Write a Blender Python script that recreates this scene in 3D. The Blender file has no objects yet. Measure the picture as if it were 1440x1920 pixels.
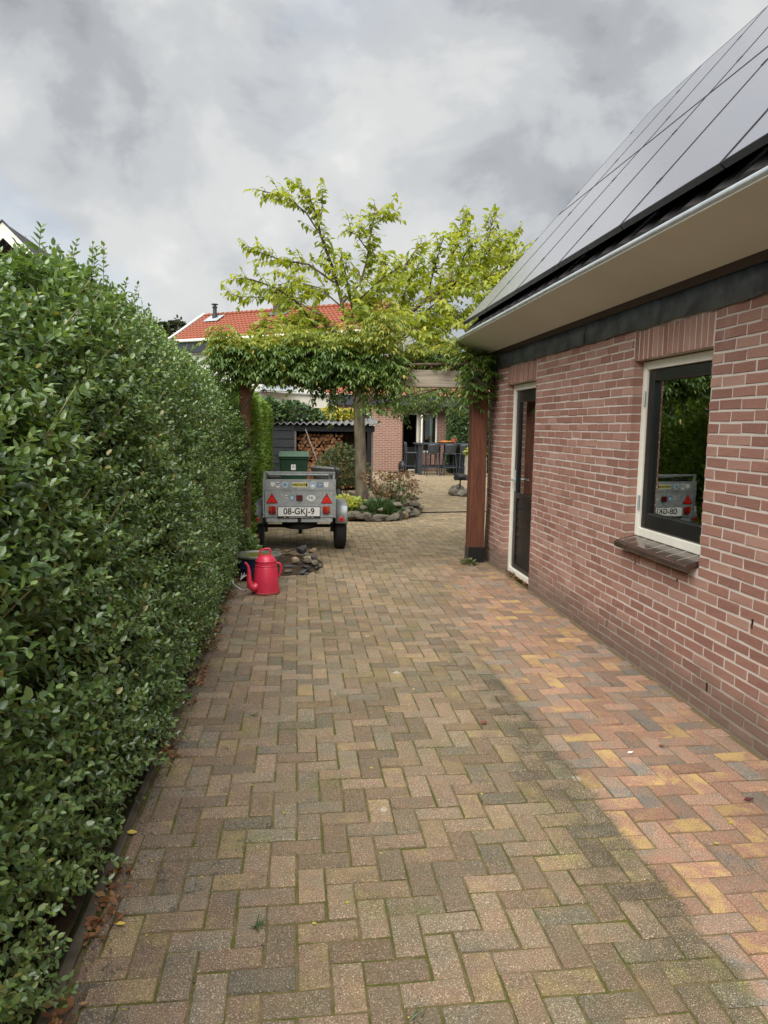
import bpy, math, random
import numpy as np
from mathutils import Vector, Matrix
random.seed(7); RNG = np.random.default_rng(11)
S = bpy.context.scene
COL = S.collection
R = math.radians

# ------------------------------------------------------------------ camera
F = 1340.0; ROLL = 0.015; CH = 1.575            # focal length in px of a 1440x1920 frame, roll, eye height
_dy = np.array([(557-720)/F, (798-960)/F, 1.0]); _dy /= np.linalg.norm(_dy)
_dz = np.cross(_dy, np.array([1, ROLL, 0.0])); _dz /= np.linalg.norm(_dz)
if _dz[1] > 0: _dz = -_dz
_dx = np.cross(_dy, _dz)
W = np.array([_dx, _dy, _dz])
cd = bpy.data.cameras.new('camera'); cam = bpy.data.objects.new('camera', cd); COL.objects.link(cam)
cd.sensor_fit = 'VERTICAL'; cd.sensor_height = 36; cd.lens = F/1920*36; cd.clip_start = .05; cd.clip_end = 2000
M = Matrix.Identity(4)
for i in range(3):
    M[i][0] = W[i, 0]; M[i][1] = -W[i, 1]; M[i][2] = -W[i, 2]
M[2][3] = CH
cam.matrix_world = M
S.camera = cam
def at(px, py, Y):                               # a point of the place, Y metres ahead
    r = W @ np.array([(px-720)/F, (py-960)/F, 1.0]); s = Y/r[1]
    return np.array([r[0]*s, Y, CH+r[2]*s])

# ------------------------------------------------------------------ world, sun, exposure
S.view_settings.view_transform = 'Standard'; S.view_settings.look = 'None'
S.view_settings.exposure = 2.22; S.view_settings.gamma = 1; S.view_settings.use_curve_mapping = False
S.cycles.max_bounces = 7; S.cycles.diffuse_bounces = 3; S.cycles.glossy_bounces = 3
S.cycles.transmission_bounces = 4; S.cycles.transparent_max_bounces = 8; S.cycles.caustics_reflective = False
S.cycles.use_denoising = True
SUN_EL, SUN_AZ = R(56), R(-150)                   # azimuth from +Y towards +X
w = bpy.data.worlds.new('World'); S.world = w; w.use_nodes = True
N = w.node_tree.nodes; L = w.node_tree.links; N.clear()
def nd(t, **k):
    n = N.new(t)
    for a, b in k.items(): setattr(n, a, b)
    return n
def lk(a, b): L.new(a, b)
out = nd('ShaderNodeOutputWorld'); bg = nd('ShaderNodeBackground'); bg2 = nd('ShaderNodeBackground'); mx = nd('ShaderNodeMixShader')
sky = nd('ShaderNodeTexSky', sky_type='NISHITA'); sky.sun_disc = False; sky.sun_elevation = SUN_EL; sky.sun_rotation = SUN_AZ
lk(sky.outputs[0], bg.inputs[0]); bg.inputs[1].default_value = .05; sky.dust_density = 4
tc = nd('ShaderNodeTexCoord'); sx = nd('ShaderNodeSeparateXYZ'); lk(tc.outputs['Generated'], sx.inputs[0])
def wmath(op, a, b=None, c=None):
    m = nd('ShaderNodeMath', operation=op)
    for i, v in enumerate((a, b, c)):
        if v is None: continue
        if isinstance(v, (int, float)): m.inputs[i].default_value = v
        else: lk(v, m.inputs[i])
    return m.outputs[0]
zz = wmath('ADD', wmath('MAXIMUM', sx.outputs[2], 0.0), .28)
cx = wmath('DIVIDE', sx.outputs[0], zz); cy = wmath('DIVIDE', sx.outputs[1], zz)
cv = nd('ShaderNodeCombineXYZ'); lk(sx.outputs[0], cv.inputs[0]); lk(sx.outputs[1], cv.inputs[1]); lk(wmath('MULTIPLY', sx.outputs[2], 1.45), cv.inputs[2])
def wnoise(scale, detail, rough, dist, off):
    mp = nd('ShaderNodeMapping'); lk(cv.outputs[0], mp.inputs[0]); mp.inputs[1].default_value = off
    n = nd('ShaderNodeTexNoise'); lk(mp.outputs[0], n.inputs[0])
    n.inputs['Scale'].default_value = scale; n.inputs['Detail'].default_value = detail
    n.inputs['Roughness'].default_value = rough; n.inputs['Distortion'].default_value = dist
    return n.outputs[0]
def wramp(src, stops):
    r = nd('ShaderNodeValToRGB'); lk(src, r.inputs[0]); e = r.color_ramp.elements
    while len(e) < len(stops): e.new(.5)
    for q, (p, c) in zip(e, stops): q.position = p; q.color = (*c, 1)
    r.color_ramp.interpolation = 'EASE'
    return r.outputs[0]
n1 = wnoise(2.7, 6, .5, .35, (1.3, .2, 0)); n2 = wnoise(7.0, 8, .58, .3, (4, 2, 1))
nm = wmath('ADD', wmath('MULTIPLY', n1, .72), wmath('MULTIPLY', n2, .28))
cc = wramp(nm, [(.36, (.25, .265, .285)), (.44, (.34, .354, .372)), (.5, (.445, .457, .467)), (.57, (.535, .543, .54)), (.66, (.64, .64, .62))])
lk(cc, bg2.inputs[0]); bg2.inputs[1].default_value = .295
cover = wramp(wnoise(2.4, 6, .55, .4, (7, 3, 2)), [(.34, (.72, .72, .72)), (.5, (.98, .98, .98))])
lk(cover, mx.inputs[0]); lk(bg.outputs[0], mx.inputs[1]); lk(bg2.outputs[0], mx.inputs[2]); lk(mx.outputs[0], out.inputs[0])
sd = bpy.data.lights.new('sun', 'SUN'); sd.energy = 1.5; sd.angle = R(75); sd.color = (1, .98, .945)
so = bpy.data.objects.new('sun', sd); COL.objects.link(so)
dirv = Vector((math.sin(SUN_AZ)*math.cos(SUN_EL), math.cos(SUN_AZ)*math.cos(SUN_EL), math.sin(SUN_EL)))
so.rotation_euler = dirv.to_track_quat('Z', 'Y').to_euler(); so.location = (0, 0, 30)

# ------------------------------------------------------------------ object helpers
def tag(o, label=None, cat=None, group=None, kind=None):
    if label: o['label'] = label
    if cat: o['category'] = cat
    if group: o['group'] = group
    if kind: o['kind'] = kind
    return o
def wloc(o):
    v = Vector((0, 0, 0))
    while o is not None: v += o.location; o = o.parent
    return v
def thing(name, label, cat, loc=(0, 0, 0), group=None):
    o = bpy.data.objects.new(name, None); COL.objects.link(o); o.location = loc; o.empty_display_size = .1
    return tag(o, label, cat, group)
def link(name, me, parent=None, loc=None):
    o = bpy.data.objects.new(name, me); COL.objects.link(o)
    if parent is not None: o.parent = parent
    if loc is not None: o.location = Vector(loc) - (wloc(parent) if parent is not None else Vector((0, 0, 0)))
    return o
class MB:                                        # collects shapes in world coordinates, builds ONE mesh
    def __init__(s): s.v = []; s.f = []; s.m = []; s.cur = 0
    def mat(s, i): s.cur = i; return s
    def poly(s, vs, fs):
        b = len(s.v); s.v += [tuple(map(float, q)) for q in vs]
        for f in fs: s.f.append([b+i for i in f]); s.m.append(s.cur)
        return s
    def box(s, x0, x1, y0, y1, z0, z1, ch=0.0):
        if ch <= 0:
            return s.poly([(x, y, z) for z in (z0, z1) for x, y in ((x0, y0), (x1, y0), (x1, y1), (x0, y1))],
                          [(3, 2, 1, 0), (4, 5, 6, 7), (0, 1, 5, 4), (1, 2, 6, 5), (2, 3, 7, 6), (3, 0, 4, 7)])
        c = min(ch, (x1-x0)*.45, (y1-y0)*.45, (z1-z0)*.45)
        vs = []; idx = {}
        for ix in (0, 1):
            for iy in (0, 1):
                for iz in (0, 1):
                    X = (x0, x1)[ix]; Y = (y0, y1)[iy]; Z = (z0, z1)[iz]
                    sx_, sy_, sz_ = (1, -1)[ix], (1, -1)[iy], (1, -1)[iz]
                    idx[ix, iy, iz, 0] = len(vs); vs.append((X, Y+c*sy_, Z+c*sz_))
                    idx[ix, iy, iz, 1] = len(vs); vs.append((X+c*sx_, Y, Z+c*sz_))
                    idx[ix, iy, iz, 2] = len(vs); vs.append((X+c*sx_, Y+c*sy_, Z))
        fs = []
        for i in (0, 1):
            fs.append([idx[i, a, b, 0] for a, b in ((0, 0), (1, 0), (1, 1), (0, 1))][::(1 if i else -1)])
            fs.append([idx[a, i, b, 1] for a, b in ((0, 0), (1, 0), (1, 1), (0, 1))][::(-1 if i else 1)])
            fs.append([idx[a, b, i, 2] for a, b in ((0, 0), (1, 0), (1, 1), (0, 1))][::(1 if i else -1)])
        for a in (0, 1):
            for b in (0, 1):
                fs.append([idx[a, b, 0, 0], idx[a, b, 1, 0], idx[a, b, 1, 1], idx[a, b, 0, 1]])
                fs.append([idx[a, 0, b, 0], idx[a, 1, b, 0], idx[a, 1, b, 2], idx[a, 0, b, 2]])
                fs.append([idx[0, a, b, 1], idx[1, a, b, 1], idx[1, a, b, 2], idx[0, a, b, 2]])
                for e in (0, 1): fs.append([idx[a, b, e, 0], idx[a, b, e, 1], idx[a, b, e, 2]])
        return s.poly(vs, fs)
    def tube(s, pts, rad, n=8, caps=True):
        pts = [Vector(p) for p in pts]; k = len(pts)
        rad = list(rad) if hasattr(rad, '__len__') else [rad]*k
        vs = []; fs = []; ref = None
        for i, p in enumerate(pts):
            d = (pts[min(i+1, k-1)] - pts[max(i-1, 0)]).normalized()
            if ref is None: ref = d.orthogonal().normalized()
            ref = (ref - d*ref.dot(d)).normalized() if (ref - d*ref.dot(d)).length > 1e-6 else d.orthogonal().normalized()
            b = d.cross(ref)
            for j in range(n):
                a = 2*math.pi*j/n; vs.append(p + (ref*math.cos(a) + b*math.sin(a))*rad[i])
        for i in range(k-1):
            for j in range(n):
                fs.append((i*n+j, i*n+(j+1) % n, (i+1)*n+(j+1) % n, (i+1)*n+j))
        if caps: fs += [tuple(range(n))[::-1], tuple((k-1)*n+j for j in range(n))]
        return s.poly(vs, fs)
    def lathe(s, prof, c, n=24, axis='z', sx=1, sy=1):
        vs = []; fs = []; k = len(prof)
        for r, h in prof:
            for j in range(n):
                a = 2*math.pi*j/n; u, v = r*math.cos(a)*sx, r*math.sin(a)*sy
                vs.append({'z': (c[0]+u, c[1]+v, c[2]+h), 'x': (c[0]+h, c[1]+u, c[2]+v), 'y': (c[0]+v, c[1]+h, c[2]+u)}[axis])
        for i in range(k-1):
            for j in range(n): fs.append((i*n+j, i*n+(j+1) % n, (i+1)*n+(j+1) % n, (i+1)*n+j))
        if prof[0][0] > 1e-5: fs.append(tuple(range(n))[::-1])
        if prof[-1][0] > 1e-5: fs.append(tuple((k-1)*n+j for j in range(n)))
        return s.poly(vs, fs)
    def prism(s, outline, axis, a0, a1):         # outline of 2D points extruded along an axis
        k = len(outline)
        def p3(u, v, a): return {'x': (a, u, v), 'y': (u, a, v), 'z': (u, v, a)}[axis]
        vs = [p3(u, v, a0) for u, v in outline] + [p3(u, v, a1) for u, v in outline]
        fs = [tuple(range(k)), tuple(range(k, 2*k))[::-1]] + [(i, (i+1) % k, k+(i+1) % k, k+i) for i in range(k)]
        return s.poly(vs, fs)
    def build(s, name, mats, parent=None, smooth=False, bevel=0, fix=True):
        me = bpy.data.meshes.new(name); o0 = wloc(parent) if parent is not None else Vector((0, 0, 0))
        me.from_pydata([(v[0]-o0.x, v[1]-o0.y, v[2]-o0.z) for v in s.v], [], s.f)
        if not isinstance(mats, (list, tuple)): mats = [mats]
        for m in mats: me.materials.append(m)
        if len(mats) > 1: me.polygons.foreach_set('material_index', s.m)
        if fix:
            import bmesh
            bm = bmesh.new(); bm.from_mesh(me); bmesh.ops.recalc_face_normals(bm, faces=bm.faces); bm.to_mesh(me); bm.free()
        o = link(name, me, parent)
        if smooth: me.polygons.foreach_set('use_smooth', [True]*len(me.polygons)); me.set_sharp_from_angle(angle=R(38))
        if bevel:
            b = o.modifiers.new('bevel', 'BEVEL'); b.width = bevel; b.segments = 2; b.limit_method = 'ANGLE'; b.angle_limit = R(40)
        me.update(); return o

# ------------------------------------------------------------------ materials
def lin(r, g, b): return tuple(((c/255)/12.92 if c <= 10 else (((c/255)+.055)/1.055)**2.4) for c in (r, g, b))
MATS = {}
class NT:
    def __init__(s, name):
        s.m = bpy.data.materials.new(name); s.m.use_nodes = True; s.t = s.m.node_tree; s.t.nodes.clear()
        s.o = s.n('ShaderNodeOutputMaterial')
    def n(s, t, **k):
        q = s.t.nodes.new(t)
        for a, b in k.items(): setattr(q, a, b)
        return q
    def l(s, a, b): s.t.links.new(a, b)
    def put(s, sock, v):
        if isinstance(v, bpy.types.NodeSocket): s.l(v, sock)
        elif isinstance(v, (tuple, list)) and len(v) == 3 and sock.type == 'RGBA': sock.default_value = (*v, 1)
        else: sock.default_value = v
    def math(s, op, a, b=None, c=None, clamp=False):
        q = s.n('ShaderNodeMath', operation=op); q.use_clamp = clamp
        for i, v in enumerate((a, b, c)):
            if v is not None: s.put(q.inputs[i], v)
        return q.outputs[0]
    def mix(s, f, a, b, mode='MIX'):
        q = s.n('ShaderNodeMix', data_type='RGBA', blend_type=mode)
        s.put(q.inputs[0], f); s.put(q.inputs[6], a); s.put(q.inputs[7], b); return q.outputs[2]
    def pos(s): return s.n('ShaderNodeNewGeometry').outputs['Position']
    def obj(s): return s.n('ShaderNodeTexCoord').outputs['Object']
    def island(s): return s.n('ShaderNodeNewGeometry').outputs['Random Per Island']
    def map(s, v, scale=(1, 1, 1), loc=(0, 0, 0), rot=(0, 0, 0)):
        q = s.n('ShaderNodeMapping'); s.l(v, q.inputs[0]); q.inputs[1].default_value = loc; q.inputs[2].default_value = rot; q.inputs[3].default_value = scale
        return q.outputs[0]
    def noise(s, v, scale, detail=4, rough=.55, dist=0, out=0):
        q = s.n('ShaderNodeTexNoise'); s.l(v, q.inputs[0]); q.inputs['Scale'].default_value = scale
        q.inputs['Detail'].default_value = detail; q.inputs['Roughness'].default_value = rough; q.inputs['Distortion'].default_value = dist
        return q.outputs[out]
    def vor(s, v, scale, feat='F1', out=0, rnd=1):
        q = s.n('ShaderNodeTexVoronoi', feature=feat); s.l(v, q.inputs['Vector']); q.inputs['Scale'].default_value = scale
        q.inputs['Randomness'].default_value = rnd; return q.outputs[out]
    def ramp(s, f, stops, interp='LINEAR'):
        q = s.n('ShaderNodeValToRGB'); s.put(q.inputs[0], f); e = q.color_ramp.elements; q.color_ramp.interpolation = interp
        while len(e) < len(stops): e.new(.5)
        for k, (p, c) in zip(e, stops):
            k.position = p; k.color = (*c, 1) if isinstance(c, (tuple, list)) else (c, c, c, 1)
        return q.outputs[0]
    def sstep(s, v, a, b):
        q = s.n('ShaderNodeMapRange', interpolation_type='SMOOTHSTEP'); s.put(q.inputs[0], v)
        q.inputs[1].default_value = a; q.inputs[2].default_value = b; return q.outputs[0]
    def bump(s, h, strength=.3, dist=.01, nrm=None):
        q = s.n('ShaderNodeBump'); s.l(h, q.inputs['Height']); q.inputs['Strength'].default_value = strength; q.inputs['Distance'].default_value = dist
        if nrm: s.l(nrm, q.inputs['Normal'])
        return q.outputs[0]
    def bsdf(s, col, rough=.6, metal=0, spec=.5, nrm=None, final=True, **kw):
        q = s.n('ShaderNodeBsdfPrincipled'); s.put(q.inputs['Base Color'], col); s.put(q.inputs['Roughness'], rough)
        s.put(q.inputs['Metallic'], metal); s.put(q.inputs['Specular IOR Level'], spec)
        if nrm: s.l(nrm, q.inputs['Normal'])
        for a, b in kw.items(): s.put(q.inputs[a.replace('_', ' ')], b)
        if final: s.l(q.outputs[0], s.o.inputs[0])
        return q.outputs[0]
def plain(name, c1, c2=None, rough=.6, metal=0, spec=.5, scale=6, bump=.15, bscale=60, stretch=(1, 1, 1), bdist=.004, coat=0):
    t = NT(name); v = t.map(t.obj(), scale=stretch)
    c2 = c2 or tuple(c*.7 for c in c1)
    n = t.noise(v, scale, 6, .6); col = t.mix(t.sstep(n, .3, .7), c1, c2)
    rg = t.math('ADD', rough-.08, t.math('MULTIPLY', t.noise(v, scale*2.7, 3), .16))
    nr = t.bump(t.noise(v, bscale, 4, .6), bump, bdist) if bump else None
    t.bsdf(col, rg, metal, spec, nr, Coat_Weight=coat); return t.m
def leafmat(name, cols, rough=.45, transl=.35, tcol=1.4, spec=.4, nscale=1.5, yellow=None):
    t = NT(name); isl = t.island(); p = t.pos()
    n = t.noise(p, nscale, 3); f = t.math('ADD', t.math('MULTIPLY', isl, .55), t.math('MULTIPLY', n, .45))
    k = len(cols); col = t.ramp(f, [(.15+.7*i/(k-1), c) for i, c in enumerate(cols)])
    col = t.mix(t.math('MULTIPLY', t.math('FRACT', t.math('MULTIPLY', isl, 37.7)), .35), col, t.mix(1.0, col, (.62, .66, .6), 'MULTIPLY'))
    if yellow: col = t.mix(t.math('GREATER_THAN', t.math('FRACT', t.math('MULTIPLY', isl, 91.3)), 1-yellow[0]), col, yellow[1])
    d = t.bsdf(col, rough, 0, spec, final=False)
    tr = t.n('ShaderNodeBsdfTranslucent'); t.l(t.mix(1.0, col, (tcol*1.05, tcol, tcol*.45), 'MULTIPLY'), tr.inputs[0])
    m = t.n('ShaderNodeMixShader'); m.inputs[0].default_value = transl; t.l(d, m.inputs[1]); t.l(tr.outputs[0], m.inputs[2]); t.l(m.outputs[0], t.o.inputs[0])
    return t.m
def rndvec(t, per_obj):
    if per_obj: return t.n('ShaderNodeObjectInfo').outputs['Color']
    q = t.n('ShaderNodeAttribute', attribute_type='GEOMETRY', attribute_name='rnd'); return q.outputs['Color']

def paver_mat(per_obj):
    t = NT('paver_single' if per_obj else 'paver_field'); p = t.pos(); rv = rndvec(t, per_obj)
    sp = t.n('ShaderNodeSeparateXYZ'); t.l(rv, sp.inputs[0]); r1, r2, r3 = sp.outputs
    px = t.n('ShaderNodeSeparateXYZ'); t.l(p, px.inputs[0]); X, Y, Z = px.outputs
    add = t.n('ShaderNodeVectorMath', operation='MULTIPLY_ADD'); t.l(rv, add.inputs[0]); add.inputs[1].default_value = (37, 53, 71); t.l(p, add.inputs[2])
    nz = t.noise(add.outputs[0], 9, 4, .55, .4)
    f = t.math('ADD', t.math('MULTIPLY', t.math('SUBTRACT', nz, .5), 1.5), t.math('ADD', t.math('MULTIPLY', r1, .62), .19))
    hue = t.ramp(f, [(.0, lin(98, 100, 98)), (.12, lin(112, 106, 98)), (.28, lin(132, 110, 96)), (.46, lin(146, 114, 94)), (.62, lin(152, 107, 90)), (.74, lin(160, 122, 90)), (.84, lin(174, 140, 88)), (1.0, lin(184, 152, 90))])
    # growth of moss and grime: the wall side of the drip line is washed clean
    wob = t.math('MULTIPLY', t.math('SUBTRACT', t.noise(p, 7, 5, .65), .5), .16)
    xs = t.math('ADD', X, wob)
    near = t.math('SUBTRACT', 1.0, t.sstep(Y, 4.0, 5.8))
    edge = t.math('SUBTRACT', 1.0, t.sstep(xs, 1.25, 1.31))
    soft = t.math('SUBTRACT', 1.0, t.sstep(t.math('ADD', xs, t.math('MULTIPLY', t.math('SUBTRACT', Y, 5), -.09)), 1.05, 1.75))
    dirt = t.math('MAXIMUM', t.math('MULTIPLY', edge, near), soft)
    dirt = t.math('MAXIMUM', dirt, t.sstep(Y, 6.6, 9.0))
    big = t.noise(p, 1.3, 4, .6)
    film = t.mix(t.sstep(big, .35, .65), lin(108, 98, 78), lin(93, 90, 66))
    film = t.mix(t.sstep(Y, 6.0, 10.5), film, t.mix(big, lin(136, 126, 98), lin(120, 113, 86)))
    film = t.mix(t.math('MULTIPLY', t.sstep(X, .25, -.55), t.math('SUBTRACT', 1.0, t.sstep(Y, 7, 10))), film, lin(88, 84, 72))
    band = t.math('MULTIPLY', t.math('MULTIPLY', t.math('MULTIPLY', t.sstep(xs, .9, 1.2), edge), near), t.sstep(t.noise(p, 9, 5, .65), .3, .6))
    amount = t.math('MULTIPLY', dirt, t.math('ADD', .36, t.math('MULTIPLY', t.noise(p, 14, 5, .65), .62)))
    col = t.mix(amount, t.mix(t.math('MULTIPLY', t.noise(p, 22, 5, .7), .45), hue, lin(140, 124, 104)), film)
    col = t.mix(t.math('MULTIPLY', band, .72), col, lin(66, 64, 50))
    green = t.math('MULTIPLY', t.sstep(t.noise(p, 2.6, 5, .65), .54, .72), t.math('MULTIPLY', dirt, .5))
    col = t.mix(green, col, lin(100, 104, 52))
    spk = t.noise(p, 250, 2, .7); col = t.mix(t.math('MULTIPLY', t.sstep(spk, .55, .68), .62), col, lin(222, 205, 180))
    col = t.mix(t.math('MULTIPLY', t.sstep(t.noise(p, 190, 2, .6), .53, .68), .6), col, lin(60, 52, 42))
    lich = t.math('MULTIPLY', t.sstep(t.math('ADD', t.vor(p, 2.1), t.math('MULTIPLY', t.noise(p, 45, 3), .05)), .085, .06), t.sstep(t.noise(p, 90, 3), .3, .5))
    col = t.mix(t.math('MULTIPLY', lich, .5), col, lin(196, 192, 176))
    col = t.mix(1.0, col, t.ramp(r2, [(0, .74), (1, 1.16)]), 'MULTIPLY')
    h = t.math('ADD', t.noise(p, 260, 3, .7), t.math('MULTIPLY', t.noise(p, 40, 3), .6))
    t.bsdf(col, .88, 0, .25, t.bump(h, .55, .004)); return t.m
def brick_mat(per_obj):
    t = NT('brick_single' if per_obj else 'brick_field'); p = t.pos(); rv = rndvec(t, per_obj)
    sp = t.n('ShaderNodeSeparateXYZ'); t.l(rv, sp.inputs[0]); r1, r2, r3 = sp.outputs
    px = t.n('ShaderNodeSeparateXYZ'); t.l(p, px.inputs[0]); Z = px.outputs[2]
    col = t.ramp(r1, [(0, lin(134, 98, 86)), (.2, lin(144, 106, 93)), (.5, lin(151, 112, 98)), (.8, lin(158, 121, 107)), (1, lin(166, 132, 117))])
    st = t.map(p, scale=(1, 1, 3.0)); n = t.noise(st, 30, 5, .65)
    col = t.mix(t.math('MULTIPLY', t.sstep(n, .5, .75), .35), col, lin(170, 140, 128))
    col = t.mix(t.math('MULTIPLY', t.sstep(t.noise(p, 70, 4, .6), .55, .75), .4), col, lin(112, 66, 58))
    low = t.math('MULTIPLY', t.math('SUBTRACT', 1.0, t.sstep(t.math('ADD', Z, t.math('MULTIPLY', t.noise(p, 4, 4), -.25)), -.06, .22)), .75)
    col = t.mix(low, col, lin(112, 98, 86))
    bloom = t.math('MULTIPLY', t.sstep(t.noise(p, 1.7, 5, .62), .58, .75), .3); col = t.mix(bloom, col, lin(186, 170, 158))
    h = t.math('ADD', t.noise(t.map(p, scale=(1, .5, 2)), 120, 4, .7), t.math('MULTIPLY', t.noise(p, 30, 3), .8))
    t.bsdf(col, .9, 0, .2, t.bump(h, .55, .004)); return t.m
def mortar_mat():
    t = NT('mortar'); p = t.pos(); px = t.n('ShaderNodeSeparateXYZ'); t.l(p, px.inputs[0]); Z = px.outputs[2]
    col = t.mix(t.noise(p, 8, 5), lin(208, 200, 189), lin(186, 176, 165))
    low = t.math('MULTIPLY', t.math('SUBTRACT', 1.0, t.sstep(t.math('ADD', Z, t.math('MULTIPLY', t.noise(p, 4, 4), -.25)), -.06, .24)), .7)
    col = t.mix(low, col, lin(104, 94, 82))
    t.bsdf(col, .95, 0, .1, t.bump(t.noise(p, 160, 4, .7), .5, .004)); return t.m
def joint_mat():
    t = NT('joint_moss'); p = t.pos(); px = t.n('ShaderNodeSeparateXYZ'); t.l(p, px.inputs[0]); X, Y, Z = px.outputs
    moss = t.mix(t.noise(p, 40, 4), lin(92, 94, 40), lin(62, 64, 32))
    soil = t.mix(t.noise(p, 50, 4), lin(94, 82, 62), lin(124, 108, 80))
    k = t.math('MULTIPLY', t.sstep(t.noise(p, 6.0, 6, .65), .36, .6), t.math('SUBTRACT', 1.0, t.sstep(X, 1.1, 1.5)))
    col = t.mix(k, soil, moss)
    t.bsdf(col, 1, 0, .1, t.bump(t.noise(p, 120, 4), .8, .006)); return t.m
def wood_mat(name, c1, c2, axis, rough=.75, scale=3):
    t = NT(name); sc = {'x': (.12, 1.6, 1.6), 'y': (1.6, .12, 1.6), 'z': (1.6, 1.6, .12)}[axis]
    v = t.map(t.obj(), scale=sc); g = t.noise(v, 26, 6, .6, .8); g2 = t.noise(v, scale, 4, .5, .5)
    col = t.mix(t.sstep(g, .35, .68), c1, c2); col = t.mix(t.math('MULTIPLY', t.sstep(g2, .4, .7), .5), col, tuple(.6*c for c in c1))
    t.bsdf(col, rough, 0, .3, t.bump(g, .35, .004)); return t.m
def galv_mat():
    t = NT('galvanised'); v = t.obj(); s = t.vor(v, 38, out=1); sp = t.n('ShaderNodeSeparateXYZ'); t.l(s, sp.inputs[0])
    c = t.mix(t.math('MULTIPLY', sp.outputs[0], .5), lin(158, 164, 164), lin(196, 200, 198))
    c = t.mix(t.math('MULTIPLY', t.sstep(t.noise(v, 5, 6, .7), .5, .75), .45), c, lin(112, 110, 102))
    t.bsdf(c, .5, .55, .5); return t.m
def glass_mat(name, ior=1.9, tint=(.9, .95, .92)):
    t = NT(name); fr = t.n('ShaderNodeFresnel'); fr.inputs[0].default_value = ior
    tr = t.n('ShaderNodeBsdfTransparent'); tr.inputs[0].default_value = (*tint, 1)
    gl = t.n('ShaderNodeBsdfGlossy'); gl.inputs['Roughness'].default_value = .012; gl.inputs[0].default_value = (.95, 1, .98, 1)
    nr = t.bump(t.noise(t.obj(), 1.6, 2), .03, .02); t.l(nr, gl.inputs['Normal'])
    m = t.n('ShaderNodeMixShader'); t.l(fr.outputs[0], m.inputs[0]); t.l(tr.outputs[0], m.inputs[1]); t.l(gl.outputs[0], m.inputs[2]); t.l(m.outputs[0], t.o.inputs[0])
    return t.m
def farbrick_mat(name, c1, c2, mortar, sx=1, off=0.0):
    t = NT(name); g = t.n('ShaderNodeNewGeometry'); p = t.n('ShaderNodeSeparateXYZ'); t.l(t.obj(), p.inputs[0])
    u = t.math('ADD', p.outputs[0], p.outputs[1]); cv_ = t.n('ShaderNodeCombineXYZ'); t.l(u, cv_.inputs[0]); t.l(p.outputs[2], cv_.inputs[1])
    b = t.n('ShaderNodeTexBrick'); t.l(cv_.outputs[0], b.inputs[0])
    b.inputs['Color1'].default_value = (*c1, 1); b.inputs['Color2'].default_value = (*c2, 1); b.inputs['Mortar'].default_value = (*mortar, 1)
    b.inputs['Scale'].default_value = 1; b.inputs['Brick Width'].default_value = .22; b.inputs['Row Height'].default_value = .0625; b.inputs['Mortar Size'].default_value = .011; b.inputs['Bias'].default_value = 0
    col = t.mix(t.math('MULTIPLY', t.sstep(t.noise(t.obj(), 2, 5), .45, .75), .35), b.outputs[0], mortar)
    t.bsdf(col, .9, 0, .2, t.bump(b.outputs[1], -.6, .01)); return t.m
m_paver = paver_mat(False); m_paver1 = paver_mat(True); m_brick = brick_mat(False); m_brick1 = brick_mat(True)
m_mortar = mortar_mat(); m_joint = joint_mat(); m_galv = galv_mat()
m_glass = glass_mat('window_glass', 7.0); m_farglass = glass_mat('far_glass', 1.7)
m_cream = plain('cream_paint', lin(234, 232, 218), lin(224, 220, 204), .42, scale=3, bump=.06, bscale=90)
m_beige = plain('beige_cladding', lin(206, 209, 199), lin(198, 201, 191), .5, scale=1.5, bump=.03, bscale=200)
m_batten = plain('dark_brown_batten', lin(58, 50, 46), lin(44, 38, 36), .7, scale=6, bump=.3, stretch=(1, .1, 1))
m_blackpaint = plain('black_paint', lin(30, 33, 32), lin(22, 25, 24), .32, scale=4, bump=.06, bscale=60)
m_tarred = plain('black_boards', lin(34, 38, 42), lin(24, 27, 30), .6, scale=5, bump=.3, bscale=50, stretch=(.3, 1, 2))
m_lead = plain('lead_flashing', lin(96, 102, 104), lin(54, 59, 64), .55, scale=5, bump=.5, bscale=9, bdist=.02)
m_zinc = plain('zinc', lin(206, 212, 214), lin(184, 190, 194), .34, .5, scale=9, bump=.08)
m_rooftile = plain('dark_roof_tile', lin(52, 48, 48), lin(36, 34, 34), .7, scale=14, bump=.5, bscale=80)
m_soil = plain('soil', lin(74, 62, 48), lin(52, 44, 34), .95, scale=9, bump=.9, bscale=40, bdist=.02, spec=.1)
m_ground = plain('earth', lin(92, 88, 60), lin(70, 76, 44), .95, scale=.6, bump=.8, bscale=12, bdist=.03, spec=.1)
m_concrete = plain('concrete_edging', lin(96, 88, 74), lin(66, 60, 48), .9, scale=7, bump=.6, bscale=70)
m_rubber = plain('rubber', lin(34, 35, 36), lin(24, 25, 26), .75, scale=9, bump=.2)
m_blackmetal = plain('black_metal', lin(26, 27, 28), lin(18, 19, 20), .5, scale=9, bump=.1)
m_redlens = plain('red_lens', lin(176, 24, 22), lin(120, 14, 14), .2, scale=20, bump=.2, bscale=120, coat=.5)
m_orange = plain('orange_lens', lin(190, 84, 28), lin(150, 50, 18), .2, scale=20, bump=.2, bscale=120, coat=.5)
m_darklens = plain('dark_red_lens', lin(104, 22, 30), lin(78, 14, 22), .25, scale=30, bump=.2, bscale=160, coat=.5)
m_redrefl = plain('red_reflector', lin(222, 44, 34), lin(206, 30, 26), .3, scale=30, bump=.25, bscale=300)
m_white = plain('white_plastic', lin(236, 236, 230), lin(224, 224, 218), .4, scale=8, bump=.03)
m_ink = plain('black_ink', lin(20, 20, 20), lin(16, 16, 16), .5, bump=0)
m_blue = plain('blue_print', lin(46, 82, 140), lin(60, 110, 160), .4, scale=60, bump=0)
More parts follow.
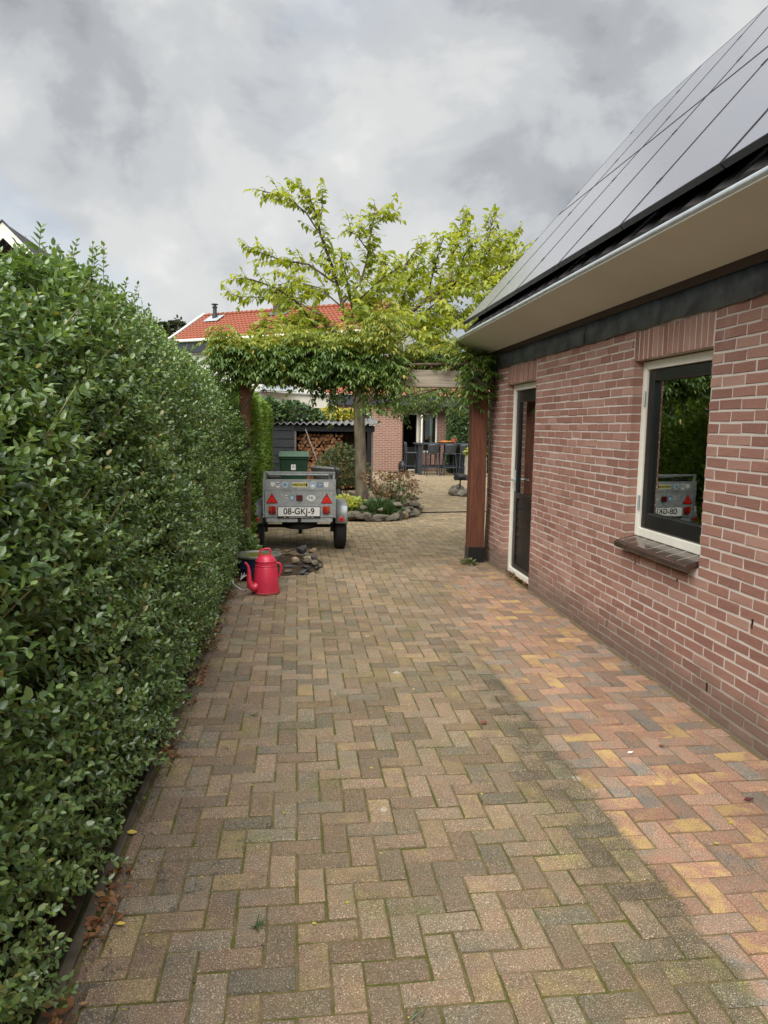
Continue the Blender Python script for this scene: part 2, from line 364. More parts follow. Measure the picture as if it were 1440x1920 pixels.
m_cyan = plain('pale_blue_print', lin(96, 158, 196), lin(150, 190, 206), .4, scale=60, bump=0)
m_navy = plain('navy_print', lin(50, 46, 84), lin(34, 34, 60), .4, scale=60, bump=0)
m_yellowpr = plain('yellow_print', lin(214, 204, 96), lin(196, 188, 88), .4, scale=20, bump=0)
m_can = plain('red_plastic', lin(200, 48, 74), lin(182, 40, 62), .42, scale=4, bump=.05, bscale=120, coat=.15)
m_candirt = plain('red_plastic_muddy', lin(150, 52, 52), lin(120, 60, 50), .7, scale=14, bump=.2)
m_potblue = plain('blue_glaze', lin(24, 38, 66), lin(16, 24, 44), .18, scale=8, bump=.08, bscale=30, coat=.4)
m_potrim = plain('grey_glaze', lin(104, 104, 92), lin(72, 72, 64), .4, scale=14, bump=.2)
m_mossm = plain('moss', lin(112, 120, 44), lin(84, 84, 40), 1, scale=24, bump=.9, bscale=90, bdist=.02, spec=.1)
m_terra = plain('terracotta', lin(160, 92, 68), lin(130, 78, 60), .8, scale=12, bump=.2)
m_slate = plain('slate', lin(78, 78, 78), lin(56, 56, 58), .75, scale=7, bump=.6, bscale=30, bdist=.01)
m_fieldst = plain('field_stone', lin(112, 104, 88), lin(76, 72, 62), .85, scale=6, bump=.7, bscale=26, bdist=.012)
m_palest = plain('pale_stone', lin(150, 136, 106), lin(118, 102, 78), .8, scale=9, bump=.5, bscale=26, bdist=.01)
m_bark = plain('bark', lin(128, 116, 96), lin(84, 78, 66), .9, scale=9, bump=.9, bscale=30, bdist=.02, stretch=(1, 1, .35), spec=.15)
m_twig = plain('twig', lin(92, 76, 56), lin(60, 50, 38), .85, scale=20, bump=.4)
m_greentwig = plain('green_twig', lin(122, 112, 72), lin(92, 92, 52), .7, scale=20, bump=.2)
m_post = wood_mat('red_brown_post', lin(112, 70, 52), lin(84, 50, 37), 'z', .6)
m_oldpost = wood_mat('rusty_brown_post', lin(128, 92, 70), lin(96, 66, 50), 'z', .8)
m_beam = wood_mat('grey_oak', lin(172, 161, 144), lin(138, 126, 110), 'x', .85)
m_greywood = wood_mat('grey_timber', lin(128, 122, 114), lin(96, 90, 84), 'z', .85)
m_pine = wood_mat('pale_pine', lin(176, 156, 118), lin(150, 130, 96), 'y', .8)
m_box = wood_mat('whitewashed_wood', lin(196, 188, 176), lin(164, 156, 144), 'x', .85)
m_logbark = plain('log_bark', lin(96, 76, 58), lin(60, 48, 38), .95, scale=14, bump=.8, bscale=40, bdist=.01)
m_green = plain('green_bin_plastic', lin(30, 66, 44), lin(24, 54, 36), .45, scale=4, bump=.05)
m_greenlid = plain('green_lid_plastic', lin(58, 96, 66), lin(46, 82, 54), .45, scale=4, bump=.05)
m_corr = plain('corrugated_sheet', lin(128, 128, 126), lin(92, 92, 92), .8, scale=5, bump=.4, bscale=40)
m_render = plain('white_render', lin(214, 210, 200), lin(196, 192, 184), .85, scale=2, bump=.1)
m_antra = plain('dark_fascia', lin(58, 62, 68), lin(46, 50, 56), .5, scale=3, bump=.05)
m_redroof = plain('red_roof_tile', lin(150, 84, 60), lin(126, 68, 48), .7, scale=18, bump=.25, bscale=90)
m_room = plain('dim_plaster', lin(186, 180, 168), lin(166, 160, 148), .9, scale=2, bump=.1)
m_cloth = plain('grey_cloth', lin(140, 140, 150), lin(116, 116, 126), .9, scale=6, bump=.3, bscale=300)
m_brownsill = plain('brown_glazed_tile', lin(74, 58, 50), lin(56, 44, 38), .22, scale=10, bump=.1, bscale=60, coat=.5)
m_farbrick = farbrick_mat('rear_brick', lin(146, 100, 86), lin(128, 86, 74), lin(160, 144, 130))
m_farbrick2 = farbrick_mat('dark_brick', lin(96, 62, 60), lin(78, 52, 52), lin(120, 108, 104))
m_chimbrick = farbrick_mat('chimney_brick', lin(82, 66, 58), lin(66, 54, 48), lin(104, 96, 88))
m_furn = plain('charcoal_furniture', lin(48, 54, 62), lin(38, 42, 48), .55, scale=8, bump=.1)
m_furn2 = plain('charcoal_plastic', lin(62, 66, 70), lin(50, 54, 58), .4, scale=8, bump=.05)
m_darkroom = plain('dark_interior', lin(40, 40, 40), lin(30, 30, 30), .9, scale=3, bump=.05)
def panel_mat():
    t = NT('solar_cell'); v = t.obj(); c = t.mix(t.noise(v, 240, 2), lin(100, 100, 108), lin(114, 113, 121))
    h = t.noise(v, 500, 2); t.bsdf(c, .27, 0, .9, t.bump(h, .12, .001), Coat_Weight=1.0, Coat_Roughness=.2, Coat_IOR=2.4); return t.m
m_solar = panel_mat()
m_solarframe = plain('black_anodised', lin(34, 32, 40), lin(26, 24, 30), .45, .3, scale=8, bump=.05)
m_solarbevel = plain('pale_frame_edge', lin(120, 124, 128), lin(96, 100, 104), .4, .5, scale=8, bump=.05)
def logend_mat():
    t = NT('log_end'); i = t.n('ShaderNodeObjectInfo').outputs['Random']; v = t.obj()
    c = t.ramp(i, [(0, lin(150, 104, 72)), (.5, lin(186, 136, 98)), (1, lin(122, 86, 64))])
    c = t.mix(t.math('MULTIPLY', t.noise(v, 30, 5), .5), c, lin(96, 70, 54)); t.bsdf(c, .9, 0, .2, t.bump(t.noise(v, 60, 4), .4, .004)); return t.m
m_logend = logend_mat()
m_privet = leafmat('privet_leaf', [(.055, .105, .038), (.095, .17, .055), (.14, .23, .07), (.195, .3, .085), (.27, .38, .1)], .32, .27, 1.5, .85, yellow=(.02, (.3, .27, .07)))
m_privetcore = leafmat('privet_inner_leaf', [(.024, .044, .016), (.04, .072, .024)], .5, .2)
m_thuja = leafmat('thuja_spray', [(.09, .17, .03), (.16, .26, .04), (.24, .35, .06)], .55, .25, 1.5, .3)
m_wist = leafmat('wisteria_leaflet', [(.045, .09, .022), (.075, .135, .028), (.11, .18, .035), (.2, .24, .045)], .4, .3, 1.6, .45, yellow=(.03, (.36, .3, .05)))
m_wisty = leafmat('yellow_lit_wisteria_leaflet', [(.09, .155, .03), (.16, .22, .035), (.26, .29, .045), (.38, .34, .055)], .42, .35, 1.5, .4, yellow=(.06, (.42, .34, .07)))  # vine top: yellower leaf tint, with light from above painted into the colour
m_tree = leafmat('tree_leaf', [(.18, .25, .035), (.26, .33, .043), (.34, .39, .05), (.44, .45, .06)], .42, .46, 1.5, .4)
m_ivy = leafmat('ivy_leaf', [(.035, .07, .025), (.06, .11, .035), (.10, .17, .04)], .35, .2, 1.5, .5)
m_gold = leafmat('golden_leaf', [(.34, .36, .05), (.5, .46, .08), (.62, .52, .16)], .5, .35, 1.3, .3)
m_pale = leafmat('lime_leaf', [(.2, .32, .05), (.32, .42, .07), (.55, .52, .12), (.6, .42, .26)], .5, .35, 1.3, .3)
m_shrub = leafmat('shrub_leaf', [(.05, .08, .03), (.09, .13, .045), (.15, .18, .07), (.2, .19, .1)], .5, .25, 1.4, .35)
m_hydra = leafmat('dry_flower', [(.13, .075, .045), (.2, .115, .07), (.26, .16, .1), (.2, .19, .07)], .8, .25, 1.2, .15)
m_darktree = leafmat('dark_tree_leaf', [(.03, .045, .02), (.05, .07, .03), (.08, .07, .045)], .6, .2, 1.2, .2)
m_hedge2 = leafmat('far_hedge_leaf', [(.04, .08, .03), (.07, .12, .04), (.11, .17, .05)], .5, .2, 1.4, .35)
m_litter = leafmat('dead_leaf', [(.11, .05, .025), (.2, .085, .04), (.3, .15, .07), (.36, .24, .12)], .7, .2, 1.2, .2)
m_crumb = plain('soil_crumb', lin(104, 98, 90), lin(80, 74, 66), .95, scale=30, bump=.5)

# ------------------------------------------------------------------ foliage helper
def template(kind):
    # (x along the leaf, y across, z up) ; faces ; unit length
    if kind == 'oval':      # privet, ovate with a fold
        v = [(0, 0, 0), (.25, .24, .05), (.66, .24, .045), (1, 0, -.05), (.66, -.24, .045), (.25, -.24, .05), (.5, 0, -.02)]
        f = [(0, 6, 2, 1), (6, 3, 2), (0, 5, 4, 6), (6, 4, 3)]
    elif kind == 'lance':   # wisteria leaflet
        v = [(0, 0, 0), (.3, .17, .03), (.62, .13, .02), (1, 0, -.14), (.62, -.13, .02), (.3, -.17, .03), (.5, 0, -.03)]
        f = [(0, 6, 2, 1), (6, 3, 2), (0, 5, 4, 6), (6, 4, 3)]
    elif kind == 'ovate':   # tree leaf, drooping tip
        v = [(0, 0, 0), (.26, .25, .04), (.6, .2, -.03), (1, 0, -.28), (.6, -.2, -.03), (.26, -.25, .04), (.45, 0, -.05)]
        f = [(0, 6, 2, 1), (6, 3, 2), (0, 5, 4, 6), (6, 4, 3)]
    elif kind == 'round':
        v = [(0, 0, 0), (.3, .38, .03), (.75, .33, 0), (1, 0, -.05), (.75, -.33, 0), (.3, -.38, .03)]
        f = [(0, 3, 2, 1), (0, 5, 4, 3)]
    elif kind == 'spray':   # flat fan
        v = [(0, 0, 0), (.55, .22, .02), (1, .06, -.03), (1, -.06, -.03), (.55, -.22, .02)]
        f = [(0, 2, 1), (0, 3, 2), (0, 4, 3)]
    elif kind == 'blade':
        v = [(0, .05, 0), (0, -.05, 0), (.6, -.04, .04), (.6, .04, .04), (1, 0, -.06)]
        f = [(0, 1, 2, 3), (3, 2, 4)]
    elif kind == 'curl':
        v = [(0, 0, .05), (.3, .22, .16), (.7, .2, .12), (1, 0, .2), (.7, -.2, .16), (.3, -.22, .1), (.5, 0, 0)]
        f = [(0, 6, 2, 1), (6, 3, 2), (0, 5, 4, 6), (6, 4, 3)]
    return np.array(v, float), f
def nrmz(a): return a/np.maximum(np.linalg.norm(a, axis=-1, keepdims=True), 1e-9)
def foliage(name, P, D, U, size, kind, mat, parent, kindtag='stuff'):
    P = np.asarray(P); n = len(P); tv, tf = template(kind)
    D = nrmz(np.asarray(D)); U = np.asarray(U); U = nrmz(U - D*np.sum(U*D, 1, keepdims=True)); Bv = np.cross(U, D)
    size = np.broadcast_to(np.asarray(size, float), (n,))
    wv = RNG.uniform(.82, 1.18, n)
    V = P[:, None, :] + size[:, None, None]*(tv[None, :, 0:1]*D[:, None, :] + (tv[None, :, 1:2]*wv[:, None, None])*Bv[:, None, :] + tv[None, :, 2:3]*U[:, None, :])
    k = len(tv); o0 = np.array(wloc(parent)) if parent is not None else np.zeros(3)
    V = V.reshape(-1, 3) - o0
    ls = np.concatenate([np.array(f) for f in tf]); lt = np.array([len(f) for f in tf])
    loops = (ls[None, :] + (np.arange(n)*k)[:, None]).ravel().astype(np.int32)
    tot = np.tile(lt, n).astype(np.int32); start = np.concatenate([[0], np.cumsum(tot)[:-1]]).astype(np.int32)
    me = bpy.data.meshes.new(name); me.vertices.add(len(V)); me.vertices.foreach_set('co', V.astype(np.float32).ravel())
    me.loops.add(len(loops)); me.loops.foreach_set('vertex_index', loops)
    me.polygons.add(len(tot)); me.polygons.foreach_set('loop_start', start); me.polygons.foreach_set('loop_total', tot)
    me.update(calc_edges=True); me.materials.append(mat)
    o = link(name, me, parent)
    if kindtag: o['kind'] = kindtag
    return o
def shoots(P0, D, Ln, spacing, pairs=True, up=.5, spread=.9):
    """leaves along straight shoots -> positions, directions, normals"""
    n = len(P0); k = np.maximum((Ln/spacing).astype(int), 2); idx = np.repeat(np.arange(n), k)
    off = np.arange(len(idx)) - np.repeat(np.cumsum(k)-k, k)
    tpar = (off+.6)/np.repeat(k, k)
    Dn = nrmz(D)[idx]; pos = P0[idx] + Dn*(tpar*Ln[idx])[:, None]
    ref = np.where(np.abs(Dn[:, 2:3]) < .9, np.array([[0, 0, 1.0]]), np.array([[1.0, 0, 0]]))
    a = nrmz(np.cross(Dn, ref)); b = np.cross(Dn, a)
    ph = off*(math.pi/2) + RNG.uniform(-.4, .4, len(idx)) + np.repeat(RNG.uniform(0, 6.28, n), k)
    side = a*np.cos(ph)[:, None] + b*np.sin(ph)[:, None]
    res = []
    for s in ((1, -1) if pairs else (1,)):
        d = nrmz(side*s*spread + Dn*(.35+.75*tpar[:, None]**2) + RNG.normal(0, .18, pos.shape))
        u = nrmz(Dn*.8 + np.array([0, 0, up]) + RNG.normal(0, .3, pos.shape)); res.append((pos, d, u, tpar))
    return [np.concatenate([r[i] for r in res]) for i in range(4)]
def rand_unit(n):
    v = RNG.normal(size=(n, 3)); return nrmz(v)
def snoise(x, y, seed=0):                        # cheap smooth noise
    s = seed*1.7
    return (np.sin(x*1.3+s)*np.cos(y*1.7-s) + .6*np.sin(x*2.9+y*2.3+s*2) + .35*np.sin(x*6.1-y*5.3+s*3) + .2*np.sin(x*11.3+y*9.7-s))/2.15

# ------------------------------------------------------------------ ground
b = MB(); b.poly([(-400, -60, -.06), (400, -60, -.06), (400, 700, -.06), (-400, 700, -.06)], [(0, 1, 2, 3)])
tag(b.build('ground', m_ground), kind='structure')
XW = 2.27                                        # outer face of the garage wall
XK = -.63                                        # driveway edge by the hedge
YD = 8.46
b = MB()
b.poly([(XK-.02, -1.5, -.0062), (XW+.01, -1.5, -.0062), (XW+.01, YD, -.0062), (XK-.02, YD, -.0062)], [(0, 1, 2, 3)])
b.poly([(XK-1.5, YD, -.008), (9.5, YD, -.008), (9.5, 26.5, -.008), (XK-1.5, 26.5, -.008)], [(0, 1, 2, 3)])
drive = tag(b.build('driveway', m_joint), kind='structure')

def block(lx, ly, h, ch, jit=0.0):               # block with chamfered top, centred, top at z=0
    a, c = lx/2, ly/2
    v = [(-a, -c, -h), (a, -c, -h), (a, c, -h), (-a, c, -h), (-a, -c, -ch), (a, -c, -ch), (a, c, -ch), (-a, c, -ch),
         (-a+ch, -c+ch, 0), (a-ch, -c+ch, 0), (a-ch, c-ch, 0), (-a+ch, c-ch, 0)]
    v = np.array(v); v[4:] += RNG.normal(0, jit, (8, 3)) if jit else 0
    f = [(8, 9, 10, 11)] + [(i, (i+1) % 4, 4+(i+1) % 4, 4+i) for i in range(4)] + [(4+i, 4+(i+1) % 4, 8+(i+1) % 4, 8+i) for i in range(4)]
    return v, f
A, AY = .0972, .0925
pav = []
for iy in range(int(-1.3/AY), int(25.2/AY)):
    for ix in range(-102, 30):
        k = (ix - iy) % 4
        if k == 0: cx_, cy_, lx, ly = -(ix+1)*A, (iy+.5)*AY, 2*A, AY
        elif k == 3: cx_, cy_, lx, ly = -(ix+.5)*A, (iy+1)*AY, A, 2*AY
        else: continue
        x0, x1, y0, y1 = cx_-lx/2, cx_+lx/2, cy_-ly/2, cy_+ly/2
        hi = XW-.012 if y0 < YD-.05 else 9.4
        if y0 >= YD-.05 and x0 > XW-.05 and y0 < 8.5: continue
        lo = XK
        if x1 < lo+.03 or x0 > hi-.03: continue
        x0, x1 = max(x0, lo), min(x1, hi)
        pav.append((x0, x1, y0, y1, x1-x0 > lx-.01))
def visible(x, y):                               # rough test for the photograph's view
    c = W.T @ np.array([x, y, -CH]); 
    if c[2] <= .1: return 0
    u, v = 720+F*c[0]/c[2], 960+F*c[1]/c[2]
    return (1 if -30 < u < 1470 and v < 1950 else 0)/c[2]
order = sorted(range(len(pav)), key=lambda i: -visible((pav[i][0]+pav[i][1])/2, (pav[i][2]+pav[i][3])/2)*(1 if pav[i][4] else .5))
single = set(order[:298])
pv = {}
GAP = .0068
vv, ff, rr = [], [], []
nv = 0
for i, (x0, x1, y0, y1, full) in enumerate(pav):
    lx, ly = x1-x0-GAP, y1-y0-GAP; cx_, cy_ = (x0+x1)/2 + random.uniform(-.0015, .0015), (y0+y1)/2 + random.uniform(-.0015, .0015)
    rnd = (random.random(), random.random(), random.random()); tx, ty = random.gauss(0, .009), random.gauss(0, .009); dz = random.uniform(-.003, .0018)
    rz = random.gauss(0, .006)
    if i in single:
        key = (round(lx, 3), round(ly, 3), random.randrange(3))
        if key not in pv:
            v, f = block(lx, ly, .05, .0035, .0008); me = bpy.data.meshes.new('paver'); me.from_pydata(v.tolist(), [], f); me.materials.append(m_paver1); pv[key] = me
        o = link('paver', pv[key], drive, (cx_, cy_, dz)); o.rotation_euler = (tx, ty, rz); o.color = (*rnd, 1)
    else:
        v, f = block(lx, ly, .02, .0035, .0008 if cy_ < 9 else 0)
        c, s = math.cos(rz), math.sin(rz); q = v.copy(); q[:, 0] = v[:, 0]*c - v[:, 1]*s; q[:, 1] = v[:, 0]*s + v[:, 1]*c
        q[:, 2] += -q[:, 0]*ty + q[:, 1]*tx + dz; q[:, 0] += cx_; q[:, 1] += cy_
        vv.append(q); ff += [[nv+k for k in g] for g in f]; rr.append(np.tile(np.array([*rnd, 1.0]), (12, 1))); nv += 12
def stuffmesh(name, vv, ff, rr, mat, parent, off=(0, 0, 0)):
    me = bpy.data.meshes.new(name); V = np.concatenate(vv) - np.array(off); me.from_pydata(V.tolist(), [], ff); me.materials.append(mat)
    at_ = me.attributes.new('rnd', 'FLOAT_COLOR', 'POINT'); at_.data.foreach_set('color', np.concatenate(rr).astype(np.float32).ravel())
    return tag(link(name, me, parent), kind='stuff')
stuffmesh('paver_field', vv, ff, rr, m_paver, drive)

# kerb strip and soil bed under the hedge
b = MB()
y = -1.5
kerb = thing('edging_kerb', 'low weathered concrete edging kerb along the foot of the hedge', 'kerb', (XK-.035, 3, 0))
while y < 8.2:
    l = min(1.0, 8.25-y); q = MB(); q.box(XK-.05+random.uniform(-.004, .004), XK-.014, y+.004, y+l-.004, -.05, .01+random.uniform(-.006, .004), .006)
    q.build('kerbstone', m_concrete, kerb); y += l
b = MB()
nx, ny = 10, 60
vs = []; fs = []
for j in range(ny+1):
    for i in range(nx+1):
        X_ = -2.6 + (XK-.06+2.6)*i/nx; Y_ = -1.5 + 17*j/ny
        vs.append((X_, Y_, .005+.03*math.sin(X_*9+Y_*3)*math.cos(Y_*5)+random.uniform(0, .015)))
for j in range(ny):
    for i in range(nx): a_ = j*(nx+1)+i; fs.append((a_, a_+1, a_+nx+2, a_+nx+1))
b.poly(vs, fs); tag(b.build('soil_strip', m_soil), kind='structure')

# ------------------------------------------------------------------ garage
garage = thing('garage', 'pink brick garage with a steep solar roof, cream door frame and window', 'building', (4.2, 4, 0))
G0, G1 = -1.5, 8.37                              # wall from behind the camera to its far corner
WIN = (3.765, 4.70, .855, 2.04); DOOR = (6.712, 7.648, 0.0, 2.045)
HT = 2.25
xi = XW+.105                                     # back of the face bricks
b = MB()
def body(y0, y1, z0, z1): b.box(XW+.0036, XW+.26, y0, y1, z0, z1)
e = .004
body(G0, WIN[0]-e, -.1, 2.62); body(WIN[1]+e, DOOR[0]-e, -.1, 2.62); body(DOOR[1]+e, G1-.004, -.1, 2.62)
body(WIN[0]-e, WIN[1]+e, -.1, WIN[2]-.06); body(WIN[0]-e, WIN[1]+e, WIN[3]+e, 2.62); body(DOOR[0]-e, DOOR[1]+e, DOOR[3]+e, 2.62)
wall = b.build('wall', m_mortar, garage)
b = MB(); b.box(XW+.262, 6.3, G1-.25, G1-.008, -.1, 2.7)
b.poly([(XW+.262, G1-.008, 2.7), (6.3, G1-.008, 2.7), (4.2, G1-.008, 5.1)], [(0, 1, 2)])
b.box(6.1, 6.3, G0, G1-.25, -.1, 2.7); b.box(XW+.262, 6.1, G0, G0+.2, -.1, 2.7)
b.build('rear_wall', m_farbrick, garage)

PIT, BL, BH, MJ = .0625, .1868, .0508, .0118
bricks = []
LINT = [(WIN[0]-.0, WIN[1]+.0, 2.04, 2.235), (DOOR[0], DOOR[1], 2.045, 2.235)]
def cut(iv, a, c):                               # intervals minus (a,c)
    r = []
    for p, q in iv:
        if c <= p or a >= q: r.append((p, q)); continue
        if a-p > 1e-4: r.append((p, a))
        if q-c > 1e-4: r.append((c, q))
    return r
for row in range(36):
    z0 = row*PIT + .006; z1 = z0+BH
    y = G0 - (0 if row % 2 else .0993) + (.012 if row % 3 == 0 else 0)
    while y < G1:
        iv = [(max(y, G0), min(y+BL, G1))]; y += BL+MJ
        for (a, c, p, q) in (WIN, DOOR):
            zt = 2.235
            lo = p - (.075 if p > .1 else 0)
            if z1 > lo+.004 and z0 < zt-.012:
                g = MJ if z0 > q-.03 else 0
                iv = cut(iv, a-g, c+g)
        for (p, q) in iv:
            if q-p > .012: bricks.append((p, q, z0, z1))
def brick_geo(p, q, z0, z1, depth=.1, jit=.0016, soldier=False):
    v, f = block(q-p, z1-z0, depth, .003, jit); v[:, 2] = np.where(v[:, 2] > -.02, np.clip(v[:, 2], -.003, .0008), v[:, 2])   # local x along wall, y up, z out of the wall
    out_ = np.empty_like(v); out_[:, 0] = -v[:, 2]; out_[:, 1] = -v[:, 0]; out_[:, 2] = v[:, 1]
    return out_, f
def bvis(p, q, z):
    c = W.T @ np.array([XW, (p+q)/2, z-CH])
    if c[2] <= .1: return 0
    u, v_ = 720+F*c[0]/c[2], 960+F*c[1]/c[2]
    return (q-p)*(1 if -20 < u < 1450 and -20 < v_ < 1940 else 0)/c[2]**2*c[0]
order = sorted(range(len(bricks)), key=lambda i: -bvis(bricks[i][0], bricks[i][1], bricks[i][2]))
single = set(order[:270]); bvar = {}; vv, ff, rr = [], [], []; nv = 0
off = np.array(wloc(wall))
for i, (p, q, z0, z1) in enumerate(bricks):
    rnd = (random.random(), random.random(), random.random()); px_ = XW + random.uniform(-.001, .0006); dzb = random.gauss(0, .001); rx = random.gauss(0, .004)
    if i in single:
        key = (round(q-p, 3), random.randrange(5))
        if key not in bvar:
            v, f = brick_geo(0, round(q-p, 3), 0, BH); me = bpy.data.meshes.new('brick'); me.from_pydata(v.tolist(), [], f); me.materials.append(m_brick1); bvar[key] = me
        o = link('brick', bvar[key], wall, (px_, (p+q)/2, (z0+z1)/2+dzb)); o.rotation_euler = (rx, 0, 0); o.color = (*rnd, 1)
    else:
        v, f = brick_geo(p, q, z0, z1); v[:, 2] += v[:, 1]*rx
        v += np.array([px_, (p+q)/2, (z0+z1)/2+dzb]); vv.append(v); ff += [[nv+k for k in g] for g in f]; rr.append(np.tile(np.array([*rnd, 1.0]), (12, 1))); nv += 12
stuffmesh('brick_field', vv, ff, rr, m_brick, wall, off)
for (p, q, z0, z1) in LINT:                      # soldier courses
    n = 15 if p < 5 else 13; st = (q-p)/n
    for k in range(n):
        v, f = brick_geo(0, st-.0125, 0, z1-z0-.006); me = bpy.data.meshes.new('lintel_brick'); me.from_pydata(v.tolist(), [], f); me.materials.append(m_brick1)
        o = link('lintel_brick', me, wall, (XW+random.uniform(-.001, .0005), p+st*(k+.5), (z0+z1)/2+.002)); o.color = (random.random(), random.random(), random.random(), 1)
# weep holes
for (yy, zz_) in ((4.52, .70), (3.98, .70), (6.0, .16), (4.9, .16), (3.6, .16), (3.25, .62)):
    q = MB(); q.box(XW-.0012, XW+.003, yy-.005, yy+.005, zz_-.024, zz_+.024); q.build('weep_hole', m_ink, wall)

# window
wn = link('window', None, garage, (XW+.07, 4.23, 1.45)); 
xf = XW+.07
y0, y1, z0, z1 = WIN
b = MB(); fw = .058
b.box(xf, xf+.09, y0+.002, y0+fw, z0, z1-.003, .003); b.box(xf, xf+.09, y1-fw, y1-.002, z0, z1-.003, .003)
b.box(xf, xf+.09, y0+fw+.001, y1-fw-.001, z0, z0+fw, .003); b.box(xf, xf+.09, y0+fw+.001, y1-fw-.001, z1-fw, z1-.003, .003)
b.build('frame', m_cream, wn)
b = MB(); sw = .075; a0, a1, c0, c1 = y0+fw+.004, y1-fw-.004, z0+fw+.004, z1-fw-.004
xs_ = xf+.012
b.box(xs_, xs_+.06, a0, a0+sw, c0, c1, .006); b.box(xs_, xs_+.06, a1-sw, a1, c0, c1, .006)
b.box(xs_, xs_+.06, a0+sw+.001, a1-sw-.001, c0, c0+sw+.03, .006); b.box(xs_, xs_+.06, a0+sw+.001, a1-sw-.001, c1-sw, c1, .006)
b.build('sash', m_blackpaint, wn)
b = MB(); b.box(xs_+.03, xs_+.036, a0+sw+.002, a1-sw-.002, c0+sw+.032, c1-sw-.002); b.build('pane', m_glass, wn)
for zh in (z0+.18, z1-.3):
    b = MB(); b.tube([(xf-.008, y1-fw+.002, zh), (xf-.008, y1-fw+.002, zh+.1)], .008, 8); b.build('hinge', m_zinc, wn)
# sill of glazed tiles
sill = link('window_sill', None, garage, (XW, 4.25, .83))
ns = 8; sy0, sy1 = 3.775, 4.775; st = (sy1-sy0)/ns
for k in range(ns):
    q = MB(); a_, c_ = sy0+k*st+.0032, sy0+(k+1)*st-.0032
    prof = [(xf+.02, .858), (XW-.055, .823), (XW-.075, .81), (XW-.075, .778), (XW-.06, .77), (XW-.05, .78), (xf+.02, .82)]
    # the far end tile laps over the wall beside the opening
    if c_ > WIN[1]: prof = [(XW-.004, .838)] + prof[1:6] + [(XW-.004, .80)] if a_ > WIN[1]-.02 else prof
    cc_ = min(c_, WIN[1]-.004) if a_ <= WIN[1]-.02 else c_
    q.prism(prof, 'y', a_, cc_); o = q.build('sill_tile', m_brownsill, sill, bevel=.003)
q = MB(); q.prism([(xf+.018, .8565), (XW-.053, .8215), (XW-.053, .79), (xf+.018, .81)], 'y', sy0+.03, WIN[1]-.006); q.build('sill_bedding', m_mortar, sill)

# door
y0, y1, z0, z1 = DOOR; fw = .062
dr = link('door', None, garage, (xf, 7.18, 0))
b = MB()
b.box(xf, xf+.1, y0+.002, y0+fw, .0, z1-.003, .003); b.box(xf, xf+.1, y1-fw, y1-.002, .0, z1-.003, .003); b.box(xf, xf+.1, y0+fw+.001, y1-fw-.001, z1-fw, z1-.003, .003)
b.box(xf-.002, xf+.1, y0+fw+.001, y1-fw-.001, .0, .055, .003)
b.build('frame', m_cream, dr)
a0, a1, c0, c1 = y0+fw+.004, y1-fw-.004, .06, z1-fw-.004
b = MB(); xd = xf+.02; sw = .1; zm = .86
b.box(xd, xd+.05, a0, a0+sw, c0, c1, .005); b.box(xd, xd+.05, a1-sw, a1, c0, c1, .005); b.box(xd, xd+.05, a0+sw+.001, a1-sw-.001, c1-.12, c1, .005)
b.box(xd, xd+.05, a0+sw+.001, a1-sw-.001, zm-.03, zm+.03, .005); b.box(xd, xd+.05, a0+sw+.001, a1-sw-.001, c0, c0+.05, .005)
b.build('door_leaf', m_blackpaint, dr)
b = MB(); b.box(xd+.022, xd+.028, a0+sw+.002, a1-sw-.002, zm+.031, c1-.122); b.build('pane', m_glass, dr)
nb = 7; zz0, zz1 = c0+.052, zm-.032
for k in range(nb):
    b = MB(); h0, h1 = zz0+(zz1-zz0)*k/nb, zz0+(zz1-zz0)*(k+1)/nb
    b.prism([(xd+.008, h0+.003), (xd+.018, h1-.002), (xd+.04, h1-.002), (xd+.04, h0+.003)], 'y', a0+sw+.002, a1-sw-.002); b.build('board', m_blackpaint, dr)
b = MB(); yh = a1-.05; b.box(xd-.008, xd-.001, yh-.018, yh+.018, .90, 1.13, .003); b.build('handle_plate', m_zinc, dr)
b = MB(); b.tube([(xd-.006, yh, 1.03), (xd-.055, yh, 1.03), (xd-.06, yh-.012, 1.03), (xd-.06, yh-.12, 1.03)], .0095, 8); b.build('lever_handle', m_zinc, dr, smooth=True)

# lead strip under the eaves, wavy lower edge
ld = link('lead_flashing', None, garage, (XW, 4, 2.3))
y = G0; k = 0
while y < G1:
    l = min(1.2 if k else 1.05, G1-y); q = MB(); vs, fs = [], []; m = 24
    for j in range(m+1):
        yy = y+.003+(l-.006)*j/m; zl = 2.243+.005*math.sin(yy*7+k)+.003*math.sin(yy*23)+random.uniform(-.0035, .0035)
        xo = XW-.012-.006*math.sin(yy*6+k*2)
        vs += [(xo-.004, yy, zl), (XW-.009, yy, zl+.1), (XW-.007, yy, 2.42), (xo-.001, yy, zl)]
    for j in range(m):
        a_ = j*4; fs += [(a_, a_+1, a_+5, a_+4), (a_+1, a_+2, a_+6, a_+5)]
    q.poly(vs, fs); o = q.build('lead_sheet', m_lead, ld, smooth=True); sm = o.modifiers.new('thick', 'SOLIDIFY'); sm.thickness = .003; y += l; k += 1

